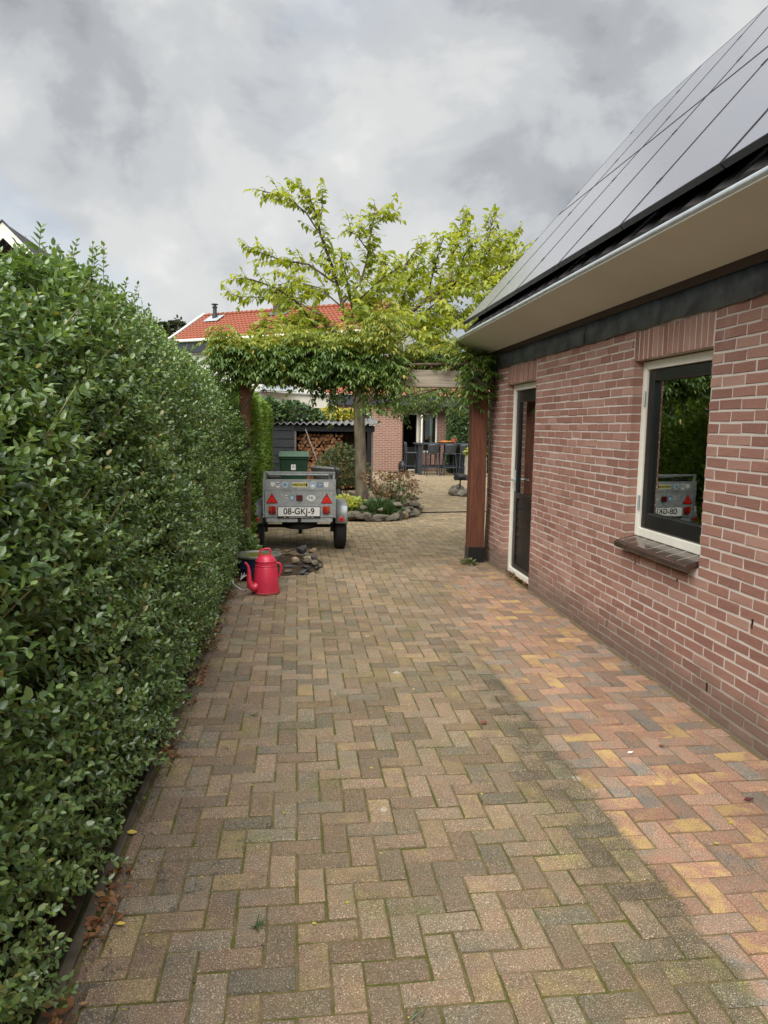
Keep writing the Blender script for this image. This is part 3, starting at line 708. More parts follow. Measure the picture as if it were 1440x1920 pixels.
# gutter box with zinc roll
YE = 8.50
b = MB(); b.prism([(2.19, 2.428), (1.812, 2.565), (1.825, 2.585), (1.86, 2.585), (2.19, 2.465)], 'y', G0-.1, YE); 
gut = b.build('gutter', m_beige, garage, bevel=.006)
b = MB(); b.prism([(2.192, 2.44), (2.252, 2.40), (2.252, 2.62), (2.192, 2.62)], 'y', G0-.1, YE-.02); b.build('soffit_batten', m_batten, garage)
b = MB(); b.prism([(XW-.02, 2.43), (2.19, 2.426), (1.81, 2.566), (1.86, 2.60), (XW-.02, 2.66)], 'y', YE, YE+.006); b.build('gutter_end_cap', m_beige, gut)
b = MB(); b.tube([(1.822, G0-.1, 2.588), (1.822, YE+.004, 2.588)], .019, 12); b.build('zinc_roll', m_zinc, gut, smooth=True)

# roof
RP = math.atan2(4.053-2.795, 3.016-1.918); ux, uz = math.cos(RP), math.sin(RP); nx_, nz_ = -uz, ux
B0 = np.array([1.918, 2.795])                    # lower edge of the panels (x,z)
rt0 = B0 - np.array([nx_, nz_])*.15 - np.array([ux, uz])*.06
sl = 3.5
roof = link('roof', None, garage, (4.2, 4, 2.7))
b = MB(); p0 = rt0 - np.array([nx_, nz_])*.05; p1 = p0 + np.array([ux, uz])*(sl+.05); rdg = (2*p1[0]-p0[0])
b.prism([(p0[0], p0[1]), (p1[0], p1[1]), (rdg, p0[1]), (rdg-.1, p0[1]-.08), (p1[0], p1[1]-.12), (p0[0]+.1, p0[1]-.08)], 'y', G0-.05, YE-.12); b.build('roof_deck', m_rooftile, roof)
b = MB(); tw = .25                               # pantile courses, waved
ncol = int((YE-.12-G0)/tw*8)
for c in range(11):
    s0, s1 = c*.32, c*.32+.36
    vs, fs = [], []
    for j in range(ncol+1):
        yy = G0 + (YE-.12-G0)*j/ncol; hh = .022*(1+math.sin(2*math.pi*yy/tw))*.5
        for s_, lift in ((s0, .034), (s0+.002, .05), (s1, .012)):
            q = rt0 + np.array([ux, uz])*(s_-.0) + np.array([nx_, nz_])*(hh+lift-.012*0); vs.append((q[0], yy, q[1]))
    for j in range(ncol):
        for i in range(2): a_ = j*3+i; fs.append((a_, a_+1, a_+4, a_+3))
    b.poly(vs, fs)
tag(b.build('roof_tile', m_rooftile, roof, smooth=True), kind='stuff')
PW, PH, PT = 1.02, 1.66, .035
rail = MB()
for rw in range(2):
    for k in range(9):
        y1_ = 8.38 - k*(PW+.012); y0_ = y1_-PW
        s0 = rw*(PH+.014); o2 = B0 + np.array([ux, uz])*s0; e2 = o2 + np.array([ux, uz])*PH
        sp_ = link('solar_panel', None, roof, (o2[0], (y0_+y1_)/2, o2[1]))
        def P3(s_, yy, h): q = o2 + np.array([ux, uz])*s_ + np.array([nx_, nz_])*h; return (q[0], yy, q[1])
        q = MB(); q.poly([P3(s_, yy, h) for h in (-PT, 0) for s_, yy in ((0, y0_), (PH, y0_), (PH, y1_), (0, y1_))], [(3, 2, 1, 0), (0, 1, 5, 4), (1, 2, 6, 5), (2, 3, 7, 6), (3, 0, 4, 7)])
        fb = .011
        q.poly([P3(s_, yy, 0) for s_, yy in ((0, y0_), (PH, y0_), (PH, y1_), (0, y1_), (fb, y0_+fb), (PH-fb, y0_+fb), (PH-fb, y1_-fb), (fb, y1_-fb))], [(0, 1, 5, 4), (1, 2, 6, 5), (2, 3, 7, 6), (3, 0, 4, 7)])
        q.build('panel_frame', m_solarframe, sp_)
        q = MB(); q.poly([P3(s_, yy, -.0015) for s_, yy in ((fb, y0_+fb), (PH-fb, y0_+fb), (PH-fb, y1_-fb), (fb, y1_-fb))], [(0, 1, 2, 3)]); q.build('panel_glass', m_solar, sp_)
for s_ in (.35, 1.3, 2.0, 2.95):
    q0 = B0 + np.array([ux, uz])*s_ + np.array([nx_, nz_])*(-PT-.03); rail.tube([(q0[0], G0, q0[1]), (q0[0], 8.36, q0[1])], .02, 4)
rail.build('mounting_rail', m_blackmetal, roof)
for k in range(9):
    for s_ in (.36, 1.3, 2.02, 2.96):
        q0 = B0 + np.array([ux, uz])*s_; yy = 8.38-k*(PW+.012)+.006; c4 = [(s_-.022, -.012), (s_+.022, -.012), (s_+.022, .012), (s_-.022, .012)]; q = MB()
        vs = []
        for h in (.0005, .003):
            for ds_, dy_ in c4: g_ = B0 + np.array([ux, uz])*ds_ + np.array([nx_, nz_])*h; vs.append((g_[0], yy+dy_, g_[1]))
        q.poly(vs, [(3, 2, 1, 0), (4, 5, 6, 7), (0, 1, 5, 4), (1, 2, 6, 5), (2, 3, 7, 6), (3, 0, 4, 7)]); q.build('panel_clamp', m_solarframe, roof)
for k in range(8):                               # stub legs of the mounting under the lower edge
    q0 = B0 + np.array([ux, uz])*.12 + np.array([nx_, nz_])*(-.09); q = MB(); yy = 8.1-k*1.02; q.box(q0[0]-.03, q0[0]+.03, yy-.02, yy+.02, q0[1]-.05, q0[1]+.05); q.build('roof_hook', m_blackmetal, roof)

# room behind the panes
b = MB(); rx0, rx1 = XW+.262, 5.6
for (a, c, d_, e_, f_, g_) in ((rx1, rx1+.05, 2.3, 8.1, 0, 2.5), (rx0, rx1, 2.25, 2.3, 0, 2.5), (rx0, rx1, 8.1, 8.15-.03, 0, 2.5), (rx0, rx1, 2.3, 8.1, 2.5, 2.55), (rx0, rx1, 2.3, 8.1, -.05, 0)): 
    b.box(a, c, min(d_, e_), max(d_, e_), f_, g_)
b.build('room_lining', m_room, garage)
tbl = thing('workbench', 'dim workbench standing indoors behind the window', 'workbench', (2.9, 4.2, 0))
b = MB(); b.box(2.56, 3.2, 3.2, 5.2, .80, .84, .004); b.build('bench_top', m_greywood, tbl)
for x_, y_ in ((2.6, 3.25), (3.15, 3.25), (2.6, 5.15), (3.15, 5.15)):
    b = MB(); b.box(x_-.03, x_+.03, y_-.03, y_+.03, 0, .80); b.build('leg', m_greywood, tbl)
b = MB(); vs, fs = [], []; n = 28
for j in range(n+1):
    for i in range(n+1):
        u, v = i/n, j/n; vs.append((2.57+.5*u, 3.55+.85*v, .855+.05*abs(math.sin(u*7+3*math.sin(v*5)))*(.4+.6*math.sin(v*3.1))+.04*math.sin(v*13+u*5)**2))
for j in range(n):
    for i in range(n): a_ = j*(n+1)+i; fs.append((a_, a_+1, a_+n+2, a_+n+1))
b.poly(vs, fs); tag(b.build('grey_cloth', m_cloth, smooth=True), 'crumpled grey cloth lying on the bench inside the window', 'cloth')
ro = thing('toolbox', 'small bright red toolbox seen through the window glass', 'toolbox', (2.9, 4.72, .84))
b = MB(); b.box(2.8, 3.0, 4.58, 4.84, .841, .94, .012); b.build('body', m_redrefl, ro); b = MB(); b.box(2.82, 2.98, 4.6, 4.7, .941, .985, .01); b.build('lid', m_blackmetal, ro)

# ------------------------------------------------------------------ pergola
per = thing('pergola', 'oak pergola gateway with a red-brown right post and grey beam', 'pergola', (.8, 8.3, 0))
b = MB(); b.box(2.008, 2.188, 8.12, 8.30, .15, 2.03, .006); tag(b.build('post', m_post, per), 'smooth red-brown timber post beside the garage corner')
b = MB(); b.box(2.002, 2.194, 8.114, 8.306, 0, .185, .004); b.build('post_foot', m_blackpaint, per)
b = MB(); b.box(-.64, -.53, 8.25, 8.38, 0, 2.03, .006); tag(b.build('post', m_oldpost, per), 'weathered rusty brown post at the hedge end')
b = MB(); b.box(-.68, 2.24, 8.16, 8.30, 2.032, 2.226, .006); b.build('beam', m_beam, per)
for k in range(3):
    x_ = -.6+k*.68; b = MB(); b.box(x_-.035, x_+.035, 8.17, 8.62, 2.228, 2.33, .005); b.build('rafter', m_beam, per)

# ------------------------------------------------------------------ privet hedge
hedge = thing('privet_hedge', 'tall clipped dark green privet hedge along the left edge of the driveway', 'hedge', (-1.05, 3.5, 0))
H0, H1 = -1.2, 8.34
def htop(y): return np.interp(y, [-2, 1.8, 2.5, 3.2, 3.8, 5, 8.3], [1.88, 1.91, 2.05, 2.2, 2.28, 2.24, 2.04])
def hface(y, z):                                 # x of the front face
    t = z/htop(y); x = np.interp(t, [0, .08, .25, .5, .75, .9, 1.0], [-.64, -.60, -.60, -.635, -.72, -.83, -1.0]) + .17*np.clip((y-7.5)/.5, 0, 1)*np.clip((z-.85)/.3, 0, 1) - .012*np.clip((4.2-y)/2, 0, 1)*np.clip((1.1-z)/.8, 0, 1)
    return x + .05*snoise(y*1.1, z*1.6, 1) + .022*snoise(y*3.7, z*4.1, 2)
nS = 11500
# front face shoots
yy = H0 + (H1-H0)*RNG.random(nS); tz = RNG.random(nS)**.92; z_ = .03 + (htop(yy)-.03)*tz
x_ = hface(yy, z_) - .09 - .05*RNG.random(nS)
P0 = np.stack([x_, yy, z_], 1); D0 = np.stack([np.full(nS, .9), RNG.normal(0, .45, nS), .35+.5*tz+RNG.normal(0, .4, nS)], 1)
Ls = RNG.uniform(.07, .16, nS) + .06*(RNG.random(nS) < .06)
keep = snoise(yy*4.3, z_*5.1, 12) + .5*RNG.random(nS) > -.42
P0, D0, Ls = P0[keep], D0[keep], Ls[keep]
# top shoots
nT = 3200
yt = H0 + (H1-H0)*RNG.random(nT); xt = -1.0 - .75*RNG.random(nT); zt_ = htop(yt) - .05 + .05*snoise(yt*2, xt*3, 4)
P1 = np.stack([xt, yt, zt_], 1); D1 = np.stack([RNG.normal(.15, .35, nT), RNG.normal(0, .35, nT), np.ones(nT)], 1); L1 = RNG.uniform(.05, .11, nT)
# far end face
nE = 700
xe = -1.6+.9*RNG.random(nE); ze = .1+1.85*RNG.random(nE); P2 = np.stack([xe, np.full(nE, H1-.06), ze], 1); D2 = np.stack([RNG.normal(.1, .3, nE), np.ones(nE), RNG.normal(.4, .3, nE)], 1); L2 = RNG.uniform(.07, .14, nE)
# long unclipped leaders on top
lead = [(-1.02, 3.05, .2), (-.98, 3.35, .14), (-1.05, 3.9, .2), (-1.0, 3.75, .2), (-.98, 4.3, .15), (-1.1, 2.55, .12), (-1.0, 4.6, .2), (-1.02, 4.05, .26), (-1.0, 5.1, .16), (-1.05, 3.55, .2)]
P3_ = np.array([(x, y, htop(y)-.03) for x, y, l in lead]); D3 = np.array([(random.uniform(0, .25), random.uniform(-.2, .2), 1) for _ in lead]); L3 = np.array([l for *_, l in lead])
PP = np.concatenate([P0, P1, P2, P3_]); DD = np.concatenate([D0, D1, D2, D3]); LL = np.concatenate([Ls, L1, L2, L3])
pos, d, u, tp = shoots(PP, DD, LL, .021, True, .95, .95)
sz = RNG.uniform(.025, .05, len(pos))*(1-.35*tp**3)*(1+.28*snoise(pos[:, 1]*1.6, pos[:, 2]*2.1, 8))*(.76+.2*pos[:, 2]/2)
foliage('foliage', pos, d, u, sz, 'oval', m_privet, hedge)
nI = 26000                                       # leaves deeper in the hedge
yi = H0 + (H1-H0)*RNG.random(nI); zi = .05 + (htop(yi)-.1)*RNG.random(nI); xi_ = hface(yi, zi) - .12 - .14*RNG.random(nI)
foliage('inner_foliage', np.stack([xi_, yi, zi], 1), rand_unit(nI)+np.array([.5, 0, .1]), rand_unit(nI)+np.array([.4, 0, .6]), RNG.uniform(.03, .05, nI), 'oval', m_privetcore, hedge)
b = MB()
for i in np.nonzero(LL > 0)[0][::3]:
    if PP[i, 1] < 6: 
        dn = DD[i]/np.linalg.norm(DD[i]); b.tube([PP[i]-dn*.04, PP[i]+dn*LL[i]*.96], [.0022, .001], 3, False)
for i in range(len(PP)-len(lead), len(PP)):
    dn = DD[i]/np.linalg.norm(DD[i]); b.tube([PP[i]-dn*.04, PP[i]+dn*LL[i]*.97], [.0028, .0014], 4, False)
for k in range(60):                              # stems at the foot and bare diagonal shoots
    y = random.uniform(H0, H1); b.tube([(-.98+random.uniform(-.15, .1), y, 0), (-.95+random.uniform(-.1, .1), y+random.uniform(-.1, .1), .5), (-.98, y+random.uniform(-.25, .25), 1.6)], [.014, .01, .004], 5, False)
for k in range(46):
    y = random.uniform(1.6, 6.0); z = random.uniform(.5, 2.1); x = float(hface(np.array(y), np.array(z)))-.02
    b.tube([(x-.05, y, z), (x+.015, y+random.uniform(.08, .2), z+random.uniform(.05, .2))], [.0035, .0018], 4, False)
tag(b.build('twig', m_greentwig, hedge, fix=False), kind='stuff')
b = MB(); vs, fs = [], []; ny_, nz2 = 60, 12     # dense woody heart of the hedge
for j in range(ny_+1):
    yq = H0+.05+(H1-H0-.2)*j/ny_
    for i in range(nz2+1):
        t = i/nz2; zq = .03+(float(htop(yq))-.16)*t; vs.append((float(hface(np.array(yq), np.array(zq)))-.26, yq, zq))
    vs += [(-1.5, yq, float(htop(yq))-.16), (-1.6, yq, .03)]
m_ = nz2+3
for j in range(ny_):
    for i in range(m_-1): a_ = j*m_+i; fs.append((a_, a_+1, a_+m_+1, a_+m_))
fs.append(tuple(ny_*m_+i for i in range(m_)))
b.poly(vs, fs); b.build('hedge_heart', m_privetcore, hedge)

# brighter conifer hedge further on
th = thing('conifer_hedge', 'brighter green clipped conifer hedge beyond the pergola post, left of the trailer', 'hedge', (-.95, 11.5, 0))
n = 26000
yy = 8.55+6.5*RNG.random(n); z_ = .05+2.0*RNG.random(n); top = 2.02-.03*(yy-8.5)
z_ = np.minimum(z_, top); x_ = -.56-.05*RNG.random(n)+.04*snoise(yy*2, z_*3, 5)-.1*np.clip((z_-1.7)/.35, 0, 1)**2
yy2 = np.where(RNG.random(n) < .14, 15.05, yy); x2 = np.where(yy2 > 15.04, -.58-.9*RNG.random(n), x_)
foliage('foliage', np.stack([x2, yy2, z_], 1), np.stack([RNG.uniform(.2, 1, n), RNG.normal(0, .5, n), RNG.uniform(-.1, 1, n)], 1), rand_unit(n)+np.array([.8, -.3, .2]), RNG.uniform(.05, .11, n), 'spray', m_thuja, th)
n = 5000; yy = 8.55+6.5*RNG.random(n)
foliage('top_foliage', np.stack([-.62-.7*RNG.random(n), yy, 2.0-.03*(yy-8.5)-.04*RNG.random(n)], 1), np.stack([RNG.normal(.1, .4, n), RNG.normal(0, .4, n), np.ones(n)], 1), rand_unit(n), RNG.uniform(.05, .11, n), 'spray', m_thuja, th)
b = MB(); b.box(-1.3, -.66, 8.6, 14.98, 0, 1.78); b.build('hedge_heart', m_privetcore, th)

# ------------------------------------------------------------------ wisteria on the pergola
wis = thing('wisteria', 'lush wisteria vine spilling green and yellow leaves over the pergola beam', 'vine', (.8, 8.6, 0))
def compounds(C, Dm, leng, npairs, lsize):
    n = len(C); Dm = nrmz(Dm); k = npairs; idx = np.repeat(np.arange(n), k); t = np.tile((np.arange(k)+1)/k, n)
    droop = np.stack([np.zeros(n*k), np.zeros(n*k), -.55*t**2], 1)
    pos = C[idx] + (Dm[idx]*t[:, None] + droop)*leng[idx][:, None]
    dr_ = nrmz(Dm[idx] + np.array([0, 0, -1.1])*t[:, None])
    side = nrmz(np.cross(dr_, np.array([0, 0, 1.0])) + 1e-6)
    P, Dd, U = [], [], []
    for s in (1, -1):
        P.append(pos); Dd.append(nrmz(side*s*.9 + dr_*.55 + np.array([0, 0, -.45]) + RNG.normal(0, .15, pos.shape))); U.append(nrmz(np.array([0, 0, 1.0]) + dr_*-.2 + RNG.normal(0, .25, pos.shape)))
    e = np.arange(n)*k + k-1; P.append(pos[e]); Dd.append(dr_[e]); U.append(nrmz(np.array([[0, -.3, 1.0]])+0*dr_[e]))
    P, Dd, U = map(np.concatenate, (P, Dd, U)); return P, Dd, U, RNG.uniform(.75, 1.2, len(P))*lsize
cs, ds = [], []
XT = [-1.0, -.75, -.5, -.2, .2, .55, .85, 1.1, 1.4, 1.8, 2.1, 2.25]; ZT = [2.34, 2.55, 2.58, 2.46, 2.5, 2.62, 2.84, 2.7, 2.42, 2.36, 2.42, 2.42]
ZB = [2.3, 2.2, 2.1, 2.08, 2.04, 2.02, 1.98, 2.02, 2.3, 2.3, 2.1, 1.95]
def put(n, x0, x1, y0, y1, zlo=None, zhi=None, front=0.3):
    for _ in range(n):
        x = random.uniform(x0, x1); a, c = np.interp(x, XT, ZB), np.interp(x, XT, ZT); c += .08*math.sin(x*6+1)+.06*math.sin(x*14)+.03*math.sin(x*29)
        if zlo is not None: a = zlo
        if zhi is not None: c = zhi
        z = a+(c-a)*random.random()**.8; y = random.uniform(y0, y1)
        if z > 2.25: y += .1*random.random()
        cs.append((x, y, z)); ang = random.uniform(0, 6.28); ds.append((math.cos(ang)*.8, math.sin(ang)*.8-front, random.uniform(-.1, .7)))
put(1700, -.88, 1.08, 7.9, 8.6); put(260, -.75, 1.18, 7.94, 8.14, 2.06, 2.3); put(300, -.95, 2.25, 8.3, 8.75, 2.3, 2.5); put(120, 1.2, 2.2, 8.12, 8.6, 2.34, None); put(130, 1.86, 2.24, 7.95, 8.35, 1.86, 2.42); put(30, -.95, -.7, 7.9, 8.4, 2.2, 2.45)
for (x, y, z) in ((.2, 8.12, 2.04), (.42, 8.12, 1.96), (.48, 8.1, 1.92), (.72, 8.1, 2.0), (.95, 8.12, 1.98), (1.08, 8.1, 2.02)):
    for _ in range(7): cs.append((x+random.uniform(-.09, .09), y+random.uniform(-.1, .1), z+random.uniform(.0, .12))); ds.append((random.uniform(-.4, .4), random.uniform(-.6, .2), -.5))
put(190, 1.25, 2.55, 9.2, 10.2, 1.78, 2.2, .2); put(34, .95, 1.5, 9.4, 10.0, 1.72, 1.9, .4)
for k in range(26):                              # loose young shoots standing off the top
    x = random.uniform(-.95, 2.0); z = float(np.interp(x, XT, ZT)); y = random.uniform(8.0, 8.6); dx_, dy_ = random.uniform(-.25, .25), random.uniform(-.3, .2); hgt = random.uniform(.1, .3)
    for j in range(5): cs.append((x+dx_*j/5, y+dy_*j/5, z-.05+hgt*j/4)); a = random.uniform(0, 6.28); ds.append((math.cos(a), math.sin(a), .5))
C_ = np.array(cs); D_ = np.array(ds)
P, Dd, U, sz = compounds(C_, D_, RNG.uniform(.13, .25, len(C_)), 6, .068)
hi_ = P[:, 2] + .1*snoise(P[:, 0]*3, P[:, 1]*3, 6) > 2.42  # leaves above this height take the yellower colour with painted top light
foliage('foliage', P[~hi_], Dd[~hi_], U[~hi_], sz[~hi_], 'lance', m_wist, wis)
foliage('yellow_lit_foliage', P[hi_], Dd[hi_], U[hi_], sz[hi_], 'lance', m_wisty, wis)
b = MB()
for (pts, r) in (([(-.58, 8.15, 0), (-.55, 8.1, .8), (-.62, 8.13, 1.7), (-.4, 8.1, 2.1), (.2, 8.1, 2.14), (.7, 8.08, 2.06), (1.3, 8.12, 2.28), (2.0, 8.1, 2.3)], .016), ([(-.4, 8.12, 2.24), (.3, 8.2, 2.42), (.9, 8.4, 2.52), (1.6, 8.8, 2.4)], .014), ([(2.22, 8.2, .05), (2.22, 8.12, 1.0), (2.2, 8.08, 1.9), (1.9, 8.1, 2.2)], .009), ([(0, 8.13, 2.02), (.25, 8.11, 1.97), (.5, 8.13, 2.03)], .01), ([(2.1, 8.25, 2.24), (2.0, 8.9, 2.2), (1.9, 9.6, 2.1), (1.3, 9.9, 1.9)], .012), ([(2.0, 8.9, 2.2), (2.3, 9.6, 2.1)], .01), ([(1.9, 9.6, 2.1), (1.6, 9.5, 2.05), (1.1, 9.6, 1.85)], .008)):
    b.tube(pts, r, 6)
b.build('stem', m_twig, wis, smooth=True)

# ------------------------------------------------------------------ tree with its island bed
TY = 13.9
tree = thing('tree', 'slender tree with yellow-green leaves rising from the stone-edged bed', 'tree', tuple(at(678, 945, TY)[:2])+(0,))
b = MB(); twP, twD, twL = [], [], []
def px(l): return [at(x, y, TY+dy) for x, y, dy in l]
base = at(679, 945, TY); base[2] = 0
trunk = [base] + px([(678, 900, 0), (676, 850, 0), (674, 800, 0), (673, 745, 0)])
b.tube(trunk, [.15, .125, .112, .108, .12], 10)
b.tube(px([(673, 760, 0), (672, 710, -.1), (664, 660, -.2), (654, 621, -.3)]), [.11, .09, .07, .055], 8)
b.tube(px([(675, 765, 0), (700, 742, .2), (728, 690, .3), (752, 603, .4)]), [.08, .075, .07, .055], 8)
b.build('trunk', m_bark, tree, smooth=True)
br = [([(654, 621, -.3), (627, 512, -.5), (600, 437, -.6), (594, 404, -.6), (579, 368, -.55), (552, 345, -.5)], .034),
      ([(594, 430, -.6), (575, 400, -.7), (540, 370, -.8), (492, 358, -.9)], .015),
      ([(597, 420, -.6), (606, 390, -.5), (604, 378, -.5)], .01),
      ([(640, 570, -.4), (658, 552, -.1), (675, 531, .1), (687, 492, .2), (700, 412, .3), (704, 392, .4)], .03),
      ([(700, 420, .3), (722, 410, .4), (740, 404, .5)], .012),
      ([(690, 470, .2), (668, 440, 0), (650, 432, -.1)], .012),
      ([(752, 603, .4), (792, 567, .6), (850, 537, .8), (883, 500, .9), (915, 450, 1.0), (925, 405, 1.0)], .055),
      ([(792, 567, .6), (870, 545, .1), (930, 520, -.3), (978, 470, -.5)], .03),
      ([(850, 537, .8), (845, 490, 1.2), (860, 440, 1.4), (872, 402, 1.5)], .03),
      ([(620, 650, -.4), (600, 625, -.6), (558, 567, -1.0), (521, 542, -1.2), (475, 525, -1.4), (450, 522, -1.5)], .03),
      ([(627, 530, -.5), (579, 496, -.2), (525, 487, .1), (471, 467, .3)], .022),
      ([(600, 590, -.6), (567, 571, -.2), (504, 558, .2), (440, 556, .4)], .02),
      ([(654, 621, -.3), (640, 640, -1), (600, 660, -1.4), (540, 650, -1.5)], .02),
      ([(700, 640, .3), (735, 560, .9), (765, 490, 1.3), (790, 455, 1.4)], .03),
      ([(728, 690, .3), (790, 640, -.3), (850, 610, -.8), (900, 610, -1.0)], .028),
      ([(740, 640, .4), (800, 600, 1.4), (870, 590, 1.8), (940, 560, 2.0)], .03),
      ([(800, 560, .7), (815, 500, .3), (830, 450, .1)], .02),
      ([(880, 510, .9), (930, 480, 1.3), (965, 440, 1.5)], .02),
      ([(640, 600, -.3), (690, 590, -1.2), (730, 600, -1.7), (790, 620, -1.8)], .022),
      ([(654, 640, -.2), (600, 600, .8), (560, 610, 1.3), (500, 600, 1.5)], .022),
      ([(675, 560, 0), (720, 520, -.6), (750, 500, -.9)], .018),
      ([(660, 640, -.2), (660, 580, -1.0), (650, 520, -1.3), (640, 480, -1.4)], .018), ([(650, 600, -.3), (700, 560, .8), (715, 520, 1.2), (720, 480, 1.3)], .018),
      ([(735, 640, .3), (790, 590, -1.0), (840, 550, -1.6), (890, 530, -1.9)], .022), ([(760, 600, .5), (820, 540, 1.6), (900, 500, 2.1), (950, 480, 2.3)], .022),
      ([(700, 690, .2), (770, 680, .8), (830, 650, 1.2), (880, 640, 1.3)], .02), ([(660, 660, -.3), (590, 640, .5), (530, 620, .9), (480, 610, 1.0)], .02), ([(850, 537, .8), (900, 490, .2), (940, 440, 0)], .02), ([(640, 575, -.4), (600, 540, .6), (560, 530, 1.0), (520, 510, 1.2)], .016),
      ([(664, 680, -.2), (620, 650, -.8), (560, 640, -1.0), (500, 640, -1.0)], .018), ([(664, 670, -.2), (640, 640, .6), (590, 620, 1.1), (540, 600, 1.3)], .018), ([(690, 700, .2), (720, 640, -.6), (740, 610, -1.0), (760, 590, -1.2)], .018),
      ([(728, 690, .3), (800, 660, .9), (860, 650, 1.1), (905, 640, 1.2)], .018), ([(735, 650, .4), (780, 620, 1.0), (830, 600, 1.3), (880, 590, 1.5)], .018), ([(660, 620, -.2), (680, 580, .6), (690, 560, 1.0), (700, 540, 1.2)], .016),
      ([(745, 620, .4), (755, 560, 0), (770, 520, -.2), (790, 490, -.4)], .02), ([(740, 640, .4), (760, 590, 1.6), (775, 540, 2.0), (800, 510, 2.2)], .02), ([(883, 505, .9), (920, 520, 1.6), (955, 500, 2.0)], .018), ([(870, 545, .1), (905, 560, -.6), (940, 545, -.9)], .018), ([(850, 537, .8), (870, 480, -.2), (890, 450, -.6)], .018)]
bb = MB()
for l, r in br:
    pts = np.array(px(l)); bb.tube(pts, list(np.linspace(r, .007, len(pts))), 6)
    seg = np.linalg.norm(np.diff(pts, axis=0), axis=1); tot = seg.sum(); nT_ = int(tot/(.075 if min(q_[0] for q_ in l) < 640 and min(q_[1] for q_ in l) < 560 else .058))
    for k in range(nT_):
        t = tot*(.28+.74*(k+random.random()*.8)/nT_); c = 0; i = 0
        while i < len(seg)-1 and c+seg[i] < t: c += seg[i]; i += 1
        q = pts[i] + (pts[i+1]-pts[i])*min((t-c)/seg[i], 1.03); ax = (pts[i+1]-pts[i])/seg[i]
        rv_ = rand_unit(1)[0]; rv_ -= ax*rv_.dot(ax); dd = ax*.75 + rv_*.85 + np.array([0, 0, .12])
        twP.append(q); twD.append(dd/np.linalg.norm(dd)); twL.append(random.uniform(.2, .75)*(1.15-.72*t/tot))
bb.build('branch', m_twig, tree, smooth=True)
twP, twD, twL = np.array(twP), np.array(twD), np.array(twL)
bt = MB()
for p, d_, l in zip(twP, twD, twL): bt.tube([p, p+d_*l*.5+np.array([0, 0, .02]), p+d_*l], [.006, .004, .002], 4, False)
tag(bt.build('twig', m_twig, tree, fix=False), kind='stuff')
k = np.maximum((twL/.04).astype(int), 3); idx = np.repeat(np.arange(len(twP)), k); off_ = np.arange(len(idx))-np.repeat(np.cumsum(k)-k, k); t = (off_+1)/np.repeat(k, k)
pos = twP[idx]+twD[idx]*(t*twL[idx])[:, None]; sgn = np.where(off_ % 2 == 0, 1.0, -1.0)[:, None]
side = nrmz(np.cross(twD[idx], np.array([0, 0, 1.0]))+RNG.normal(0, .15, pos.shape))
ld_ = nrmz(side*sgn*.8+twD[idx]*.55+np.array([0, 0, -.55])+RNG.normal(0, .3, pos.shape)); lu = nrmz(np.array([0, 0, 1.0])+RNG.normal(0, .35, pos.shape))
foliage('crown', pos, ld_, lu, RNG.uniform(.09, .165, len(pos)), 'ovate', m_tree, tree)

def stone(name, c, s, mat, parent, seed, flat=1.0, sub=1):
    rg = random.Random(seed); import bmesh
    bm = bmesh.new(); bmesh.ops.create_icosphere(bm, subdivisions=2, radius=1)
    pl = [(Vector((rg.gauss(0, 1), rg.gauss(0, 1), rg.gauss(0, 1))).normalized(), rg.uniform(.38, .8)) for _ in range(12)]
    for v in bm.verts:
        for nrm, dd in pl:
            k_ = v.co.dot(nrm)-dd
            if k_ > 0: v.co -= nrm*k_
        v.co *= 1+rg.uniform(-.03, .03)
    a = rg.uniform(0, 6.28)
    for v in bm.verts:
        x, y, z = v.co.x*s[0], v.co.y*s[1], v.co.z*s[2]; v.co = Vector((x*math.cos(a*.15)-y*math.sin(a*.15), x*math.sin(a*.15)+y*math.cos(a*.15), z))
    me = bpy.data.meshes.new(name); bm.to_mesh(me); bm.free(); me.materials.append(mat); o = link(name, me, parent, c); o.rotation_euler = (rg.uniform(-.15, .15)*flat, rg.uniform(-.15, .15)*flat, rg.uniform(-.6, .6)); return o
bed = thing('planting_bed', 'rounded planting bed edged with rough fieldstones around the tree', 'planting bed', (1.35, 13.4, 0))
BC = np.array([1.25, 13.55]); BRx, BRy = .98, 1.75
b = MB(); ring = 26; vs = [(BC[0], BC[1], .2)]
for j in range(ring): a = 2*math.pi*j/ring; vs.append((BC[0]+BRx*math.cos(a), BC[1]+BRy*math.sin(a), .06))
b.poly(vs, [(0, 1+j, 1+(j+1) % ring) for j in range(ring)]); b.build('bed_soil', m_soil, bed)
for j in range(58):
    a = 2*math.pi*j/58+random.uniform(-.03, .03); lay = j % 3 == 0 and math.sin(a) < .5
    c = (BC[0]+(BRx+.03)*math.cos(a), BC[1]+(BRy+.03)*math.sin(a)); s = (random.uniform(.1, .19), random.uniform(.09, .13), random.uniform(.06, .13))
    stone('stone', (c[0], c[1], s[2]*.75), s, m_fieldst if random.random() < .8 else m_palest, bed, j)
    if lay: stone('stone', (c[0]-.04*math.cos(a), c[1]+.03, s[2]*1.6+.05), (.12, .09, .06), m_fieldst, bed, 200+j)

